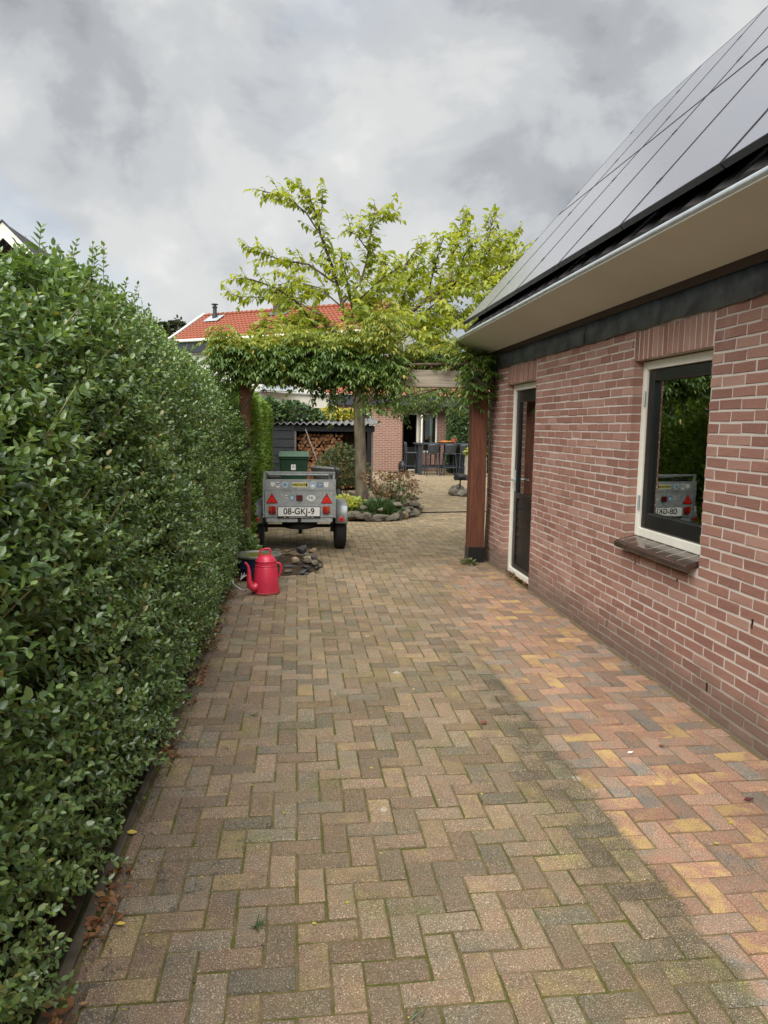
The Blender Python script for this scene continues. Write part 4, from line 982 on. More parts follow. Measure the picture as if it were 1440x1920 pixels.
def plant(name, label, cat, C, n, rad, h, kind, mat, size, stems=0, stemmat=None, spread=.9, up=.6, base=0.0, parts='foliage'):
    o = thing(name, label, cat, (C[0], C[1], base)); r = np.sqrt(RNG.random(n)); a = RNG.random(n)*6.283; z = RNG.random(n)
    P = np.stack([C[0]+rad[0]*r*np.cos(a)*(.55+.45*np.sin(z*3.0)), C[1]+rad[1]*r*np.sin(a)*(.55+.45*np.sin(z*3.0)), base+h[0]+(h[1]-h[0])*z*(1.05-.35*r**2)], 1)
    D = np.stack([np.cos(a)*spread, np.sin(a)*spread, RNG.normal(up, .4, n)], 1)+RNG.normal(0, .3, (n, 3)); foliage(parts, P, D, rand_unit(n)*.5+np.array([0, -.3, 1]), RNG.uniform(.7, 1.25, n)*size, kind, mat, o)
    if stems:
        b = MB()
        for k in range(stems):
            a_ = random.uniform(0, 6.28); rr_ = random.uniform(.3, .95); e_ = (C[0]+rad[0]*rr_*math.cos(a_), C[1]+rad[1]*rr_*math.sin(a_), base+h[1]*random.uniform(.6, .95))
            b.tube([(C[0]+random.uniform(-.05, .05), C[1]+random.uniform(-.05, .05), base), ((C[0]*.4+e_[0]*.6), (C[1]*.4+e_[1]*.6), base+(e_[2]-base)*.5), e_], [.008, .006, .003], 5, False)
        b.build('stem', stemmat or m_twig, o, fix=False)
    return o
# hydrangea with dried heads
hy = thing('hydrangea', 'hydrangea bush with brown dried flower heads right of the tree trunk', 'shrub', (1.75, 13.0, .1))
b = MB(); P, D, U, SZ, lp = [], [], [], [], []
for k in range(46):
    gx, gy = random.uniform(682, 784), random.uniform(884, 935); q = at(gx, gy, 12.6+random.uniform(-.5, .7)); 
    if gx > 745: q[2] = max(q[2], .32)
    b.tube([(1.7+random.uniform(-.15, .15), 13.0+random.uniform(-.1, .1), .1), (q[0]*.5+.85, (q[1]+13)/2, q[2]*.55), tuple(q)], [.006, .005, .003], 4, False)
    m = 26; v = rand_unit(m); P.append(q+v*np.array([.07, .07, .05])); D.append(v+rand_unit(m)*.6); U.append(v); SZ.append(RNG.uniform(.025, .05, m))
    for j in range(5): lp.append(q*(.75-.1*j)+np.array([1.7, 13, .12])*(.25+.1*j)+RNG.normal(0, .05, 3))
b.build('stem', m_twig, hy, fix=False)
foliage('flower_head', np.concatenate(P), np.concatenate(D), np.concatenate(U), np.concatenate(SZ), 'round', m_hydra, hy)
lp = np.array(lp); foliage('leaf', lp, rand_unit(len(lp))+np.array([0, -.3, -.3]), rand_unit(len(lp))+np.array([0, 0, 1]), RNG.uniform(.07, .12, len(lp)), 'ovate', m_shrub, hy)
plant('lime_leaf_plant', 'low plant with lime and pale yellow leaves beside the trailer fender', 'plant', at(652, 955, 12.5), 460, (.36, .4), (.05, .34), 'round', m_pale, .085, 10)
plant('bushy_herb', 'low dark green feathery plant at the front of the stone bed', 'plant', at(712, 962, 12.25), 2200, (.4, .35), (.03, .3), 'blade', m_ivy, .11, 8)
plant('ground_ivy', 'small glossy green clump between lime plant and feathery plant', 'plant', at(675, 968, 12.2), 420, (.3, .25), (.03, .22), 'round', m_ivy, .06, 6)
plant('rose_bush', 'loose grey-green leafy bush in front of the firewood', 'shrub', at(640, 925, 15.6), 1500, (.62, .6), (.25, 1.18), 'round', m_shrub, .07, 16, spread=.7)

# ------------------------------------------------------------------ trailer
TR = thing('trailer', 'small galvanised two-wheel car trailer parked with its tailgate facing the camera', 'trailer', (.03, 9.3, 0))
X0, X1, YT = -.403, .461, 8.75; XM = (X0+X1)/2; YF = 9.95
zb, zm, zu, zt = .458, .792, .925, 1.018
b = MB(); b.box(X0+.012, X1-.012, YT, YT+.018, zb, zm-.004, .003); b.build('tailgate', m_galv, TR)
b = MB(); b.box(X0+.004, X1-.004, YT+.004, YT+.02, zm+.001, zu, .003); b.build('extension_board', m_galv, TR)
b = MB(); b.box(X0-.002, X1+.002, YT-.004, YT+.012, zm-.006, zm+.001); b.build('board_lip', m_galv, TR)
b = MB()
for x_ in (X0, X1): b.prism([(YT+.022, zb), (YF, zb), (YF, zu-.11), (YT+.022, zu)], 'x', x_-.004, x_+.004)
b.box(X0+.005, X1-.005, YF-.012, YF, zb, zu-.115); b.build('side_wall', m_galv, TR)
b = MB(); b.box(X0+.006, X1-.006, YT+.022, YF-.014, zb+.02, zb+.035); b.build('floor', m_greywood, TR)
b = MB()
for x_ in (X0+.012, X1-.012):
    b.box(x_-.014, x_+.014, YT+.016, YT+.044, zu-.15, zt-.022); b.box(x_-.014, x_+.014, YF-.044, YF-.016, zb+.04, zt-.13)
b.build('corner_post', m_galv, TR)
b = MB(); b.box(X0-.004, X1+.004, YT+.012, YT+.042, zt-.022, zt, .003); zf = zt-.105; b.box(X0-.004, X1+.004, YF-.04, YF-.01, zf-.022, zf, .003)
for x_ in (X0+.011, X1-.011): b.poly([(x_+u, yy, zz_+h) for yy, zz_ in ((YT+.044, zt-.001), (YF-.042, zf-.001)) for u, h in ((-.015, -.022), (.015, -.022), (.015, 0), (-.015, 0))], [(0, 1, 2, 3), (7, 6, 5, 4), (0, 4, 5, 1), (1, 5, 6, 2), (2, 6, 7, 3), (3, 7, 4, 0)])
b.build('top_rail', m_galv, TR)
for x_ in (X0, X1):
    b = MB(); b.box(x_-.012, x_+.008 if x_ < 0 else x_+.012, YT-.002, YT+.02, zb-.004, zu, .002); b.build('corner_angle', m_galv, TR)
b = MB(); b.box(X0+.03, X1-.03, YT+.01, YT+.05, zb-.062, zb-.002, .004); b.build('rear_beam', m_galv, TR)
b = MB(); b.box(XM-.022, XM+.022, YT-.006, YT+.012, zb-.058, zb+.004, .006); b.build('latch', m_blackmetal, TR)
b = MB(); b.box(X0+.02, X0+.06, YT+.05, YF+.1, zb-.05, zb-.004); b.box(X1-.06, X1-.02, YT+.05, YF+.1, zb-.05, zb-.004)
b.tube([(XM, YF, zb-.04), (XM, YF+1.1, zb-.04)], .03, 8); b.build('chassis', m_galv, TR)
YA = 9.22; RW = .275
b = MB(); b.tube([(X0-.02, YA, .29), (X1+.02, YA, .29)], .022, 8); b.box(X0-.005, X0+.03, YA-.06, YA+.06, .22, .40); b.box(X1-.03, X1+.005, YA-.06, YA+.06, .22, .40); b.build('axle', m_blackmetal, TR)
for sgn_, x_ in ((-1, X0), (1, X1)):
    c = x_+sgn_*.092
    wl = link('wheel', None, TR, (c, YA, RW))
    b = MB(); w2 = .072; b.lathe([(.17, -w2*.8), (.2, -w2), (.25, -w2), (.268, -w2*.8), (RW, -w2*.45), (RW, w2*.45), (.268, w2*.8), (.25, w2), (.2, w2), (.17, w2*.8)], (c, YA, RW), 36, 'x'); b.build('tyre', m_rubber, wl, smooth=True)
    b = MB()
    for g in (-.035, 0, .035): b.lathe([(RW-.004, g-.012), (RW+.004, g-.01), (RW+.004, g+.01), (RW-.004, g+.012)], (c, YA, RW), 36, 'x')
    b.build('tread_rib', m_rubber, wl, smooth=True)
    b = MB(); b.lathe([(.0, sgn_*.03), (.06, sgn_*.04), (.1, sgn_*.02), (.15, sgn_*.03), (.168, sgn_*.05), (.168, -sgn_*.05)], (c, YA, RW), 28, 'x'); b.build('rim', m_galv, wl, smooth=True)
    b = MB(); prof = []                          # mudguard: a flat topped hood
    hood = [(YA-.36, .37), (YA-.355, .52), (YA-.33, .585), (YA-.27, .618), (YA+.27, .618), (YA+.33, .585), (YA+.355, .52), (YA+.36, .37)]
    a0_, a1_ = sorted((x_+sgn_*.014, x_+sgn_*.172))
    vs = []; fs = []
    for (y_, z_q) in hood: vs += [(a0_, y_, z_q), (a1_-.012*(sgn_ > 0), y_, z_q), (a1_, y_+(.01 if y_ < YA else -.01), z_q-.012)] if sgn_ > 0 else [(a1_, y_, z_q), (a0_+.012, y_, z_q), (a0_, y_+(.01 if y_ < YA else -.01), z_q-.012)]
    for j in range(7):
        for i in range(2): q_ = j*3+i; fs.append((q_, q_+1, q_+4, q_+3))
    rim_i = [j*3+2 for j in range(8)]; fs.append(tuple(rim_i)[1:7])
    b.poly(vs, fs); o = b.build('mudguard', m_galv, TR, smooth=True); o.modifiers.new('thick', 'SOLIDIFY').thickness = .004
    b = MB(); cc_ = (x_+sgn_*.09, YA-.366, .425); b.lathe([(.03, 0), (.03, -.012), (.022, -.016), (0, -.016)], cc_, 20, 'y'); rf = b.build('round_reflector', m_redrefl, TR, smooth=True)
    b = MB(); b.lathe([(.011, -.017), (.010, -.021), (0, -.021)], cc_, 12, 'y'); b.build('reflector_core', m_darklens, rf)
    # tail light, triangle
    lx_ = x_-sgn_*.105; b = MB(); b.box(lx_-.043, lx_+.043, YT-.045, YT-.001, .508, .6, .012); tl = b.build('tail_light', m_redlens, TR, smooth=True)
    b = MB(); b.box(lx_+sgn_*.006-.0, lx_+sgn_*.04, YT-.0465, YT-.045, .545, .597) if sgn_ > 0 else b.box(lx_-.04, lx_-.006, YT-.0465, YT-.045, .545, .597); b.build('indicator_lens', m_orange, tl)
    tx_ = x_-sgn_*.1; b = MB(); b.prism([(tx_-.072, .632), (tx_+.072, .632), (tx_, .76)], 'y', YT-.008, YT-.001); tg = b.build('triangle_reflector', m_darklens, TR)
    b = MB(); b.prism([(tx_-.061, .639), (tx_+.061, .639), (tx_, .748)], 'y', YT-.0095, YT-.008); b.build('reflector_face', m_redrefl, tg)
    for zq in (.66, .715):
        b = MB(); b.lathe([(.006, 0), (.005, -.002), (0, -.002)], (tx_, YT-.0097, zq), 8, 'y'); b.build('screw', m_darklens, tg)
b = MB(); b.box(XM-.038, XM+.038, YT-.03, YT-.001, .667, .735, .008); b.build('fog_lamp', m_darklens, TR, smooth=True)
b = MB(); b.lathe([(.0, -.055), (.17, -.055), (.215, -.04), (.225, 0), (.215, .04), (.17, .055), (0, .055)], (XM+.005, YT+.3, .345), 28); b.build('spare_tyre', m_rubber, TR, smooth=True)
b = MB(); b.lathe([(.02, -.03), (.07, -.03), (.085, -.02), (.085, .02), (.07, .03), (.02, .03)], (XM+.02, YF+.55, .087), 22, 'x'); b.box(XM-.03, XM+.07, YF+.52, YF+.58, .09, .28); b.tube([(XM+.02, YF+.55, .16), (XM+.02, YF+.55, .62)], .022, 8); b.build('jockey_wheel', m_rubber, TR, smooth=True)
for x_ in (X0+.002, X1-.002):
    for zq in (zb+.04, zm-.03, zm+.03, zu-.03):
        b = MB(); b.lathe([(.006, 0), (.005, -.003), (0, -.003)], (x_, YT-.004, zq), 8, 'y'); b.build('rivet', m_zinc, TR)
for k in range(5):
    b = MB(); b.lathe([(.004, 0), (.003, -.003), (0, -.003)], (X0+.12+k*.155, YT-.001, .628), 8, 'y'); b.build('rivet', m_blackmetal, TR)
def text(body_, c, height, mat, parent, name='lettering', sx_=1.0, y=None, bold=0.0):
    cu = bpy.data.curves.new('t', 'FONT'); cu.body = body_; cu.align_x = 'CENTER'; cu.align_y = 'CENTER'; cu.size = height*1.38; cu.extrude = .0006; cu.offset = bold
    to = bpy.data.objects.new('t', cu); COL.objects.link(to); bpy.context.view_layer.update()
    me = bpy.data.meshes.new_from_object(to.evaluated_get(bpy.context.evaluated_depsgraph_get())); bpy.data.objects.remove(to)
    for v in me.vertices: x, yy, z = v.co; v.co = (x*sx_, -z, yy)
    me.materials.clear(); me.materials.append(mat); return link(name, me, parent, c)
PC = (XM-.005, YT-.014, .53)
b = MB(); b.box(PC[0]-.26, PC[0]+.26, YT-.013, YT-.001, .452, .592, .003); npl = b.build('number_plate', m_blackmetal, TR)
b = MB(); b.box(PC[0]-.253, PC[0]+.253, YT-.0155, YT-.0132, .476, .586); pf = b.build('plate_face', m_white, npl)
text('08-GKJ-9', (PC[0], YT-.0172, .532), .078, m_ink, npl, sx_=.93, bold=.0015)
for k in range(23):
    if k in (2, 3, 20): continue
    b = MB(); xx = PC[0]-.18+k*.0158; b.box(xx, xx+random.uniform(.006, .011), YT-.0142, YT-.0134, .459, .467); b.build('small_print', m_white, npl)
def oval(cx_, cz_, rx_, rz_, mat, name='sticker', y=None, parent=TR, n=22, th_=.0012, yb=YT-.001):
    b = MB(); b.prism([(cx_+rx_*math.cos(2*math.pi*j/n), cz_+rz_*math.sin(2*math.pi*j/n)) for j in range(n)], 'y', yb-th_, yb); return b.build(name, mat, parent)
def shield(cx_, cz_, w_, h_, mat, name='sticker', parent=TR, yb=YT-.001, th_=.0012):
    b = MB(); b.prism([(cx_-w_/2, cz_+h_/2), (cx_+w_/2, cz_+h_/2), (cx_+w_/2, cz_-h_*.1), (cx_+w_*.3, cz_-h_*.38), (cx_, cz_-h_/2), (cx_-w_*.3, cz_-h_*.38), (cx_-w_/2, cz_-h_*.1)], 'y', yb-th_, yb); return b.build(name, mat, parent)
s = oval(XM+.142, .699, .054, .036, m_white); text('NL', (XM+.142, YT-.0032, .699), .038, m_ink, s, bold=.0006)
s = oval(XM-.158, .712, .026, .026, m_ink); s2 = oval(XM-.158, .712, .022, .022, m_white, 'sticker_face', parent=s, yb=YT-.0023)
b = MB(); b.box(XM-.175, XM-.141, YT-.0048, YT-.0036, .706, .718); b.build('sticker_band', m_ink, s)
s = shield(XM-.09, .697, .054, .072, m_ink); s2 = shield(XM-.09, .698, .047, .064, m_cyan, 'shield_face', s, YT-.0023); b = MB(); b.box(XM-.108, XM-.072, YT-.0048, YT-.0036, .703, .709); b.box(XM-.106, XM-.074, YT-.0048, YT-.0036, .69, .696); b.build('shield_print', m_white, s)
ye = YT+.0035
s = shield(XM-.322, .862, .05, .06, m_white, yb=ye)
s = oval(XM-.262, .858, .03, .037, m_white, yb=ye); b = MB(); b.box(XM-.284, XM-.24, ye-.0022, ye-.0013, .846, .878); q = b.build('sticker_print', m_navy, s); b = MB(); b.box(XM-.277, XM-.266, ye-.0032, ye-.0023, .85, .874); b.box(XM-.258, XM-.247, ye-.0032, ye-.0023, .85, .866); b.build('sticker_print', m_white, s)
s = shield(XM-.175, .855, .06, .07, m_white, yb=ye); s2 = shield(XM-.175, .856, .05, .058, m_cyan, 'shield_face', s, ye-.0013); b = MB(); b.tube([(XM-.19, ye-.0035, .865), (XM-.175, ye-.0035, .85), (XM-.16, ye-.0035, .862)], .004, 5); b.build('shield_print', m_blue, s)
b = MB(); b.poly([(XM-.135, ye-.001, .84), (XM-.128, ye-.001, .84), (XM-.095, ye-.001, .875), (XM-.102, ye-.001, .875)], [(0, 1, 2, 3)]); b.poly([(XM-.102, ye-.0016, .84), (XM-.095, ye-.0016, .84), (XM-.128, ye-.0016, .875), (XM-.135, ye-.0016, .875)], [(0, 1, 2, 3)]); b.build('sticker', m_cyan, TR)
b = MB(); b.box(XM-.088, XM+.106, ye-.0014, ye, .828, .887); s = b.build('sticker', m_white, TR); b = MB(); b.box(XM-.082, XM+.1, ye-.0026, ye-.0015, .834, .881); b.build('sticker_face', m_yellowpr, s)
text('WESTHOFF', (XM+.002, ye-.0036, .8575), .028, m_ink, s, sx_=.93, bold=.0008); b = MB(); b.box(XM+.084, XM+.098, ye-.0036, ye-.0027, .836, .879, .0); b.build('sticker_mark', m_ink, s)
s = oval(XM+.162, .857, .036, .044, m_white, yb=ye); s2 = oval(XM+.162, .857, .03, .037, m_cyan, 'sticker_face', parent=s, yb=ye-.0013); s3 = oval(XM+.162, .848, .022, .02, m_white, 'sticker_print', parent=s, yb=ye-.0026)
b = MB(); b.box(XM+.218, XM+.28, ye-.0014, ye, .828, .885); s = b.build('sticker', m_blue, TR); b = MB(); b.poly([(XM+.224, ye-.0024, .862), (XM+.274, ye-.0024, .862), (XM+.262, ye-.0024, .876), (XM+.25, ye-.0024, .866), (XM+.238, ye-.0024, .878)], [(0, 1, 2, 3, 4)]); b.box(XM+.226, XM+.272, ye-.0024, ye-.0016, .847, .85); b.box(XM+.226, XM+.272, ye-.0024, ye-.0016, .838, .841); b.build('sticker_print', m_white, s)
s = shield(XM+.325, .86, .055, .066, m_white, yb=ye); b = MB(); b.box(XM+.322, XM+.328, ye-.0022, ye-.0013, .85, .878); b.build('shield_print', m_zinc, s)
b = MB(); b.box(X0+.05, X0+.2, YT+.1, YT+.3, zb+.036, .945, .01); tag(b.build('black_crate', m_blackmetal), 'black plastic crate standing inside the trailer at its left', 'crate')

# ------------------------------------------------------------------ watering can, pot, stones
WC = (-.29, 6.72)
can = thing('watering_can', 'pinkish red plastic watering can shaped like an old coffee pot', 'watering can', (*WC, 0))
b = MB(); b.lathe([(.128, .018), (.127, .03), (.118, .12), (.104, .25), (.1, .258), (.103, .263), (.103, .268), (.098, .272), (.096, .298), (.099, .302), (.099, .31), (.094, .314)], (*WC, 0), 36); b.build('body', m_can, can, smooth=True)
b = MB(); b.lathe([(.126, .0), (.132, .003), (.132, .016), (.128, .02)], (*WC, 0), 36); b.build('foot_ring', m_candirt, can, smooth=True)
b = MB(); b.lathe([(.094, .312), (.09, .322), (.072, .346), (.05, .358), (.045, .36), (.0, .36)], (*WC, 0), 36); b.build('lid', m_can, can, smooth=True)
def arc(c, rx_, rz_, a0_, a1_, n=14): return [(c[0]+rx_*math.cos(a0_+(a1_-a0_)*k/n), c[1], c[2]+rz_*math.sin(a0_+(a1_-a0_)*k/n)) for k in range(n+1)]
b = MB(); b.tube([(WC[0]-.06, WC[1], .34), (WC[0]-.056, WC[1], .385), (WC[0]-.05, WC[1], .402), (WC[0]-.036, WC[1], .413), (WC[0]+.02, WC[1], .422), (WC[0]+.036, WC[1], .418), (WC[0]+.042, WC[1], .4), (WC[0]+.036, WC[1], .357)], .0095, 10); b.build('top_handle', m_can, can, smooth=True)
b = MB(); b.tube([(WC[0]+.092, WC[1], .285), (WC[0]+.125, WC[1], .28), (WC[0]+.142, WC[1], .255), (WC[0]+.14, WC[1], .215), (WC[0]+.127, WC[1], .17), (WC[0]+.112, WC[1], .145)], [.011, .011, .012, .012, .011, .009], 10); b.build('side_handle', m_can, can, smooth=True)
b = MB(); b.tube([(WC[0]-.085, WC[1]-.07, .08), (WC[0]-.11, WC[1]-.085, .066), (WC[0]-.14, WC[1]-.09, .085), (WC[0]-.152, WC[1]-.09, .14), (WC[0]-.152, WC[1]-.09, .22), (WC[0]-.162, WC[1]-.09, .275), (WC[0]-.178, WC[1]-.09, .297), (WC[0]-.192, WC[1]-.09, .306)], [.04, .044, .034, .024, .018, .013, .011, .012], 14); b.build('spout', m_can, can, smooth=True)
PCt = (-.40, 7.36)
pot = thing('plant_pot', 'dark blue glazed oval pot with mossy soil behind the watering can', 'plant pot', (*PCt, 0))
b = MB(); b.lathe([(.15, 0), (.175, .03), (.2, .14), (.205, .225), (.195, .24)], (*PCt, 0), 32, sx=1.08, sy=.9); b.build('body', m_potblue, pot, smooth=True)
b = MB(); b.lathe([(.2, .225), (.225, .235), (.23, .25), (.222, .262), (.195, .262), (.185, .25)], (*PCt, 0), 32, sx=1.08, sy=.9); b.build('rim', m_potrim, pot, smooth=True)
b = MB(); vs = [(PCt[0], PCt[1], .26)]+[(PCt[0]+.205*math.cos(2*math.pi*j/24), PCt[1]+.17*math.sin(2*math.pi*j/24), .245) for j in range(24)]; b.poly(vs, [(0, 1+j, 1+(j+1) % 24) for j in range(24)]); b.build('mossy_soil', m_mossm, pot)
for k in range(5):
    b = MB(); a = random.uniform(3.4, 4.6); b.tube([(PCt[0]-.16+k*.012, PCt[1]-.19, .03+.01*k), (PCt[0]-.15+k*.014, PCt[1]-.2, .06+random.uniform(0, .05))], [.006, .002], 5); b.build('white_drip', m_white, pot)
tp_ = thing('terracotta_pot', 'stacked terracotta flower pots beside the trailer wheel', 'flower pot', (-.545, 9.02, 0))
b = MB(); b.lathe([(.06, 0), (.085, .13), (.095, .13), (.098, .17), (.085, .17), (.08, .13)], (-.545, 9.02, 0), 24); b.build('pot', m_terra, tp_, smooth=True)
b = MB(); b.lathe([(.078, .165), (.086, .19), (.1, .19), (.1, .23), (.085, .23), (.078, .2)], (-.545, 9.02, 0), 24); b.build('pot', m_terra, tp_, smooth=True)
pile = thing('stone_pile', 'loose pile of slate and pale stones between watering can and trailer', 'stones', (.02, 8.1, 0))
b = MB(); vs = [(-.12, 8.1, .09)]+[(-.12+.42*math.cos(2*math.pi*j/20), 8.1+.62*math.sin(2*math.pi*j/20), .003) for j in range(20)]; b.poly(vs, [(0, 1+j, 1+(j+1) % 20) for j in range(20)]); b.build('earth_mound', m_soil, pile)
stl = [(545, 1062, .03, (.11, .07, .025), m_slate), (575, 1064, .05, (.1, .06, .025), m_slate), (568, 1072, .02, (.1, .06, .02), m_slate), (553, 1052, .07, (.055, .05, .045), m_palest), (575, 1046, .08, (.09, .06, .03), m_palest), (578, 1051, .05, (.08, .06, .05), m_fieldst), (590, 1055, .05, (.06, .07, .04), m_fieldst),
       (594, 1066, .03, (.05, .06, .035), m_slate), (565, 1030, .08, (.1, .08, .07), m_slate), (586, 1033, .06, (.06, .05, .045), m_palest), (540, 1033, .04, (.1, .06, .03), m_palest), (520, 1035, .05, (.08, .07, .05), m_fieldst), (580, 1041, .05, (.09, .06, .03), m_fieldst), (560, 1056, .04, (.05, .05, .03), m_slate), (590, 1045, .06, (.05, .06, .03), m_slate),
       (572, 1076, .0, (.06, .04, .018), m_slate), (538, 1072, .01, (.06, .05, .03), m_fieldst), (598, 1060, .015, (.04, .04, .03), m_fieldst), (533, 1046, .05, (.06, .05, .03), m_fieldst), (456, 1058, .05, (.1, .07, .05), m_fieldst), (460, 1082, .03, (.07, .05, .03), m_fieldst)]
for k, (x_, y_, z_q, s, m) in enumerate(stl):
    r = W @ np.array([(x_-720)/F, (y_-960)/F, 1.0]); q = r*((z_q+s[2]*.4-CH)/r[2]); stone('stone', (q[0], q[1], z_q+s[2]*.5), s, m, pile, 500+k)
plant('woodruff', 'leafy green shoots growing at the foot of the pergola post, behind the blue pot', 'plant', (-.56, 7.9), 520, (.16, .3), (.02, .42), 'oval', m_privet, .055, 12)
plant('creeper', 'small creeping plant at the foot of the red-brown post', 'plant', (1.98, 8.0), 90, (.09, .09), (.005, .06), 'round', m_shrub, .035, 0)
b = MB(); b.tube([(-.66, 6.9, .18), (-.6, 6.75, .08), (-.52, 6.72, .03), (-.42, 6.78, .025)], .004, 6); tag(b.build('garden_wire', m_zinc), 'thin grey wire curving from the hedge to the watering can', 'wire')

# ------------------------------------------------------------------ yard: bin, wheelbarrow, shed, firewood
BX, BY = -.06, 13.6
bn = thing('wheelie_bin', 'green wheelie bin with a white sticker behind the trailer', 'bin', (BX, BY, 0))
b = MB(); vs = [(BX-.2, BY-.24, .06), (BX+.2, BY-.24, .06), (BX+.2, BY+.2, .06), (BX-.2, BY+.2, .06), (BX-.265, BY-.3, .97), (BX+.265, BY-.3, .97), (BX+.265, BY+.34, .97), (BX-.265, BY+.34, .97)]
b.poly(vs, [(3, 2, 1, 0), (4, 5, 6, 7), (0, 1, 5, 4), (1, 2, 6, 5), (2, 3, 7, 6), (3, 0, 4, 7)]); b.build('body', m_green, bn, bevel=.02)
b = MB(); b.box(BX-.28, BX+.28, BY-.32, BY+.36, .955, 1.0, .01); b.build('rim', m_green, bn)
b = MB(); b.prism([(BY-.34, 1.0), (BY-.33, 1.035), (BY+.36, 1.085), (BY+.4, 1.0)], 'x', BX-.285, BX+.285); b.build('lid', m_greenlid, bn, bevel=.01)
b = MB(); b.tube([(BX-.25, BY+.43, 1.02), (BX+.25, BY+.43, 1.02)], .015, 8); b.build('handle', m_green, bn)
for x_ in (-.24, .24):
    b = MB(); b.lathe([(.0, -.025), (.1, -.025), (.1, .025), (0, .025)], (BX+x_, BY+.24, .1), 20, 'x'); b.build('wheel', m_rubber, bn)
b = MB(); b.box(BX-.05, BX+.035, BY-.3, BY-.293, .76, .86); s = b.build('sticker', m_white, bn); b = MB(); b.tube([(BX-.03, BY-.302, .83), (BX-.008, BY-.302, .84), (BX+.015, BY-.302, .83)], .006, 5); b.tube([(BX-.03, BY-.302, .8), (BX-.008, BY-.302, .81), (BX+.015, BY-.302, .8)], .005, 5); b.build('sticker_print', m_greywood, s)
wb = thing('wheelbarrow', 'grey wheelbarrow parked between the green bin and the firewood', 'wheelbarrow', (.65, 14.4, 0))
b = MB(); b.poly([(.36, 14.1, .38), (.74, 14.1, .38), (.74, 14.75, .42), (.36, 14.75, .42), (.27, 13.85, .78), (.83, 13.85, .74), (.83, 15.0, .72), (.27, 15.0, .74)], [(3, 2, 1, 0), (0, 1, 5, 4), (1, 2, 6, 5), (2, 3, 7, 6), (3, 0, 4, 7)]); o = b.build('tray', m_corr, wb); o.modifiers.new('thick', 'SOLIDIFY').thickness = .008
b = MB(); b.lathe([(.05, -.04), (.17, -.045), (.2, -.02), (.2, .02), (.17, .045), (.05, .04)], (.78, 13.5, .2), 24, 'x'); b.build('wheel', m_rubber, wb, smooth=True)
b = MB(); b.lathe([(.0, -.046), (.11, -.046), (.11, .046), (0, .046)], (.78, 13.5, .2), 20, 'x'); b.build('rim', m_box, wb)
for x_ in (.36, .74):
    b = MB(); b.tube([(.76, 13.5, .2), (x_, 14.1, .36), (x_, 14.9, .42), (x_-.02, 15.5, .62)], .016, 8); b.build('frame_tube', m_blackmetal, wb, smooth=True)
    b = MB(); b.tube([(x_, 14.85, .4), (x_, 14.95, 0)], .014, 8); b.build('leg', m_blackmetal, wb)
b = MB(); b.tube([(.62, 13.9, .82), (.72, 13.88, .8), (.76, 13.86, .7), (.72, 13.84, .58), (.6, 13.84, .5)], .018, 8); b.build('grip_loop', m_blackmetal, wb, smooth=True)
rk = thing('garden_rake', 'long-handled rake leaning against the firewood stack', 'rake', (.5, 17.2, 0))
b = MB(); b.tube([(.53, 16.6, .58), (.2, 17.35, 1.5)], .014, 6); b.build('handle', m_greywood, rk); b = MB(); b.tube([(.42, 16.6, .56), (.72, 16.62, .6)], .016, 6); b.tube([(.53, 16.6, .0), (.53, 16.6, .6)], .014, 6); b.build('head', m_blackmetal, rk)

SY = 17.5
sh = thing('wood_shed', 'black weatherboard shed with a corrugated roof sheltering firewood', 'shed', (.6, SY+.6, 0))
for k in range(8):                               # boarded left bay
    z0_ = .06+k*.2; b = MB(); b.prism([(SY-.06-.03, z0_), (SY-.06-.012, z0_+.215), (SY-.06+.01, z0_+.215), (SY-.06, z0_)], 'x', -1.3, -.065); b.build('board', m_tarred, sh)
b = MB(); b.box(-1.3, -.07, SY+.0, SY+1.3, 0, 1.62); b.build('left_bay', m_tarred, sh)
b = MB(); b.box(-.062, -.02, SY-.07, SY-.03, 0, 1.44); b.build('trim_post', m_greywood, sh)
b = MB(); b.box(1.70, 1.79, SY-.06, SY+.03, 0, 1.44); b.build('post', m_tarred, sh)
b = MB(); b.box(1.80, 1.84, SY-.06, SY-.02, 0, 1.44); b.build('trim_post', m_greywood, sh)
b = MB(); b.box(-.07, 1.88, SY-.07, SY-.03, 1.445, 1.585); b.build('fascia_board', m_tarred, sh)
b = MB(); b.box(-.06, 1.85, SY+1.25, SY+1.3, 0, 1.85); b.box(1.8, 1.85, SY+.05, SY+1.24, 0, 1.6); b.build('back_wall', m_tarred, sh)
b = MB(); vs, fs = [], []; n = 17*8
for j in range(n+1):
    x_ = -.72+2.7*j/n; h = .028*math.cos(2*math.pi*x_/.155)
    vs += [(x_, SY-.18, 1.63+h), (x_, SY+1.45, 1.84+h)]
for j in range(n): fs.append((2*j, 2*j+2, 2*j+3, 2*j+1))
b.poly(vs, fs); o = b.build('corrugated_roof', m_corr, sh, smooth=True); o.modifiers.new('thick', 'SOLIDIFY').thickness = .012
b = MB(); b.poly([(-1.35, SY-.15, 1.72), (-.6, SY-.15, 1.66), (-.6, SY+1.4, 1.78), (-1.35, SY+1.4, 1.88)], [(0, 1, 2, 3)]); o = b.build('felt_roof', m_corr, sh); o.modifiers.new('thick', 'SOLIDIFY').thickness = .02
fw_ = thing('firewood_stack', 'stack of split firewood with cut ends showing under the shed roof', 'firewood', (.85, SY+.3, 0))
lv = []
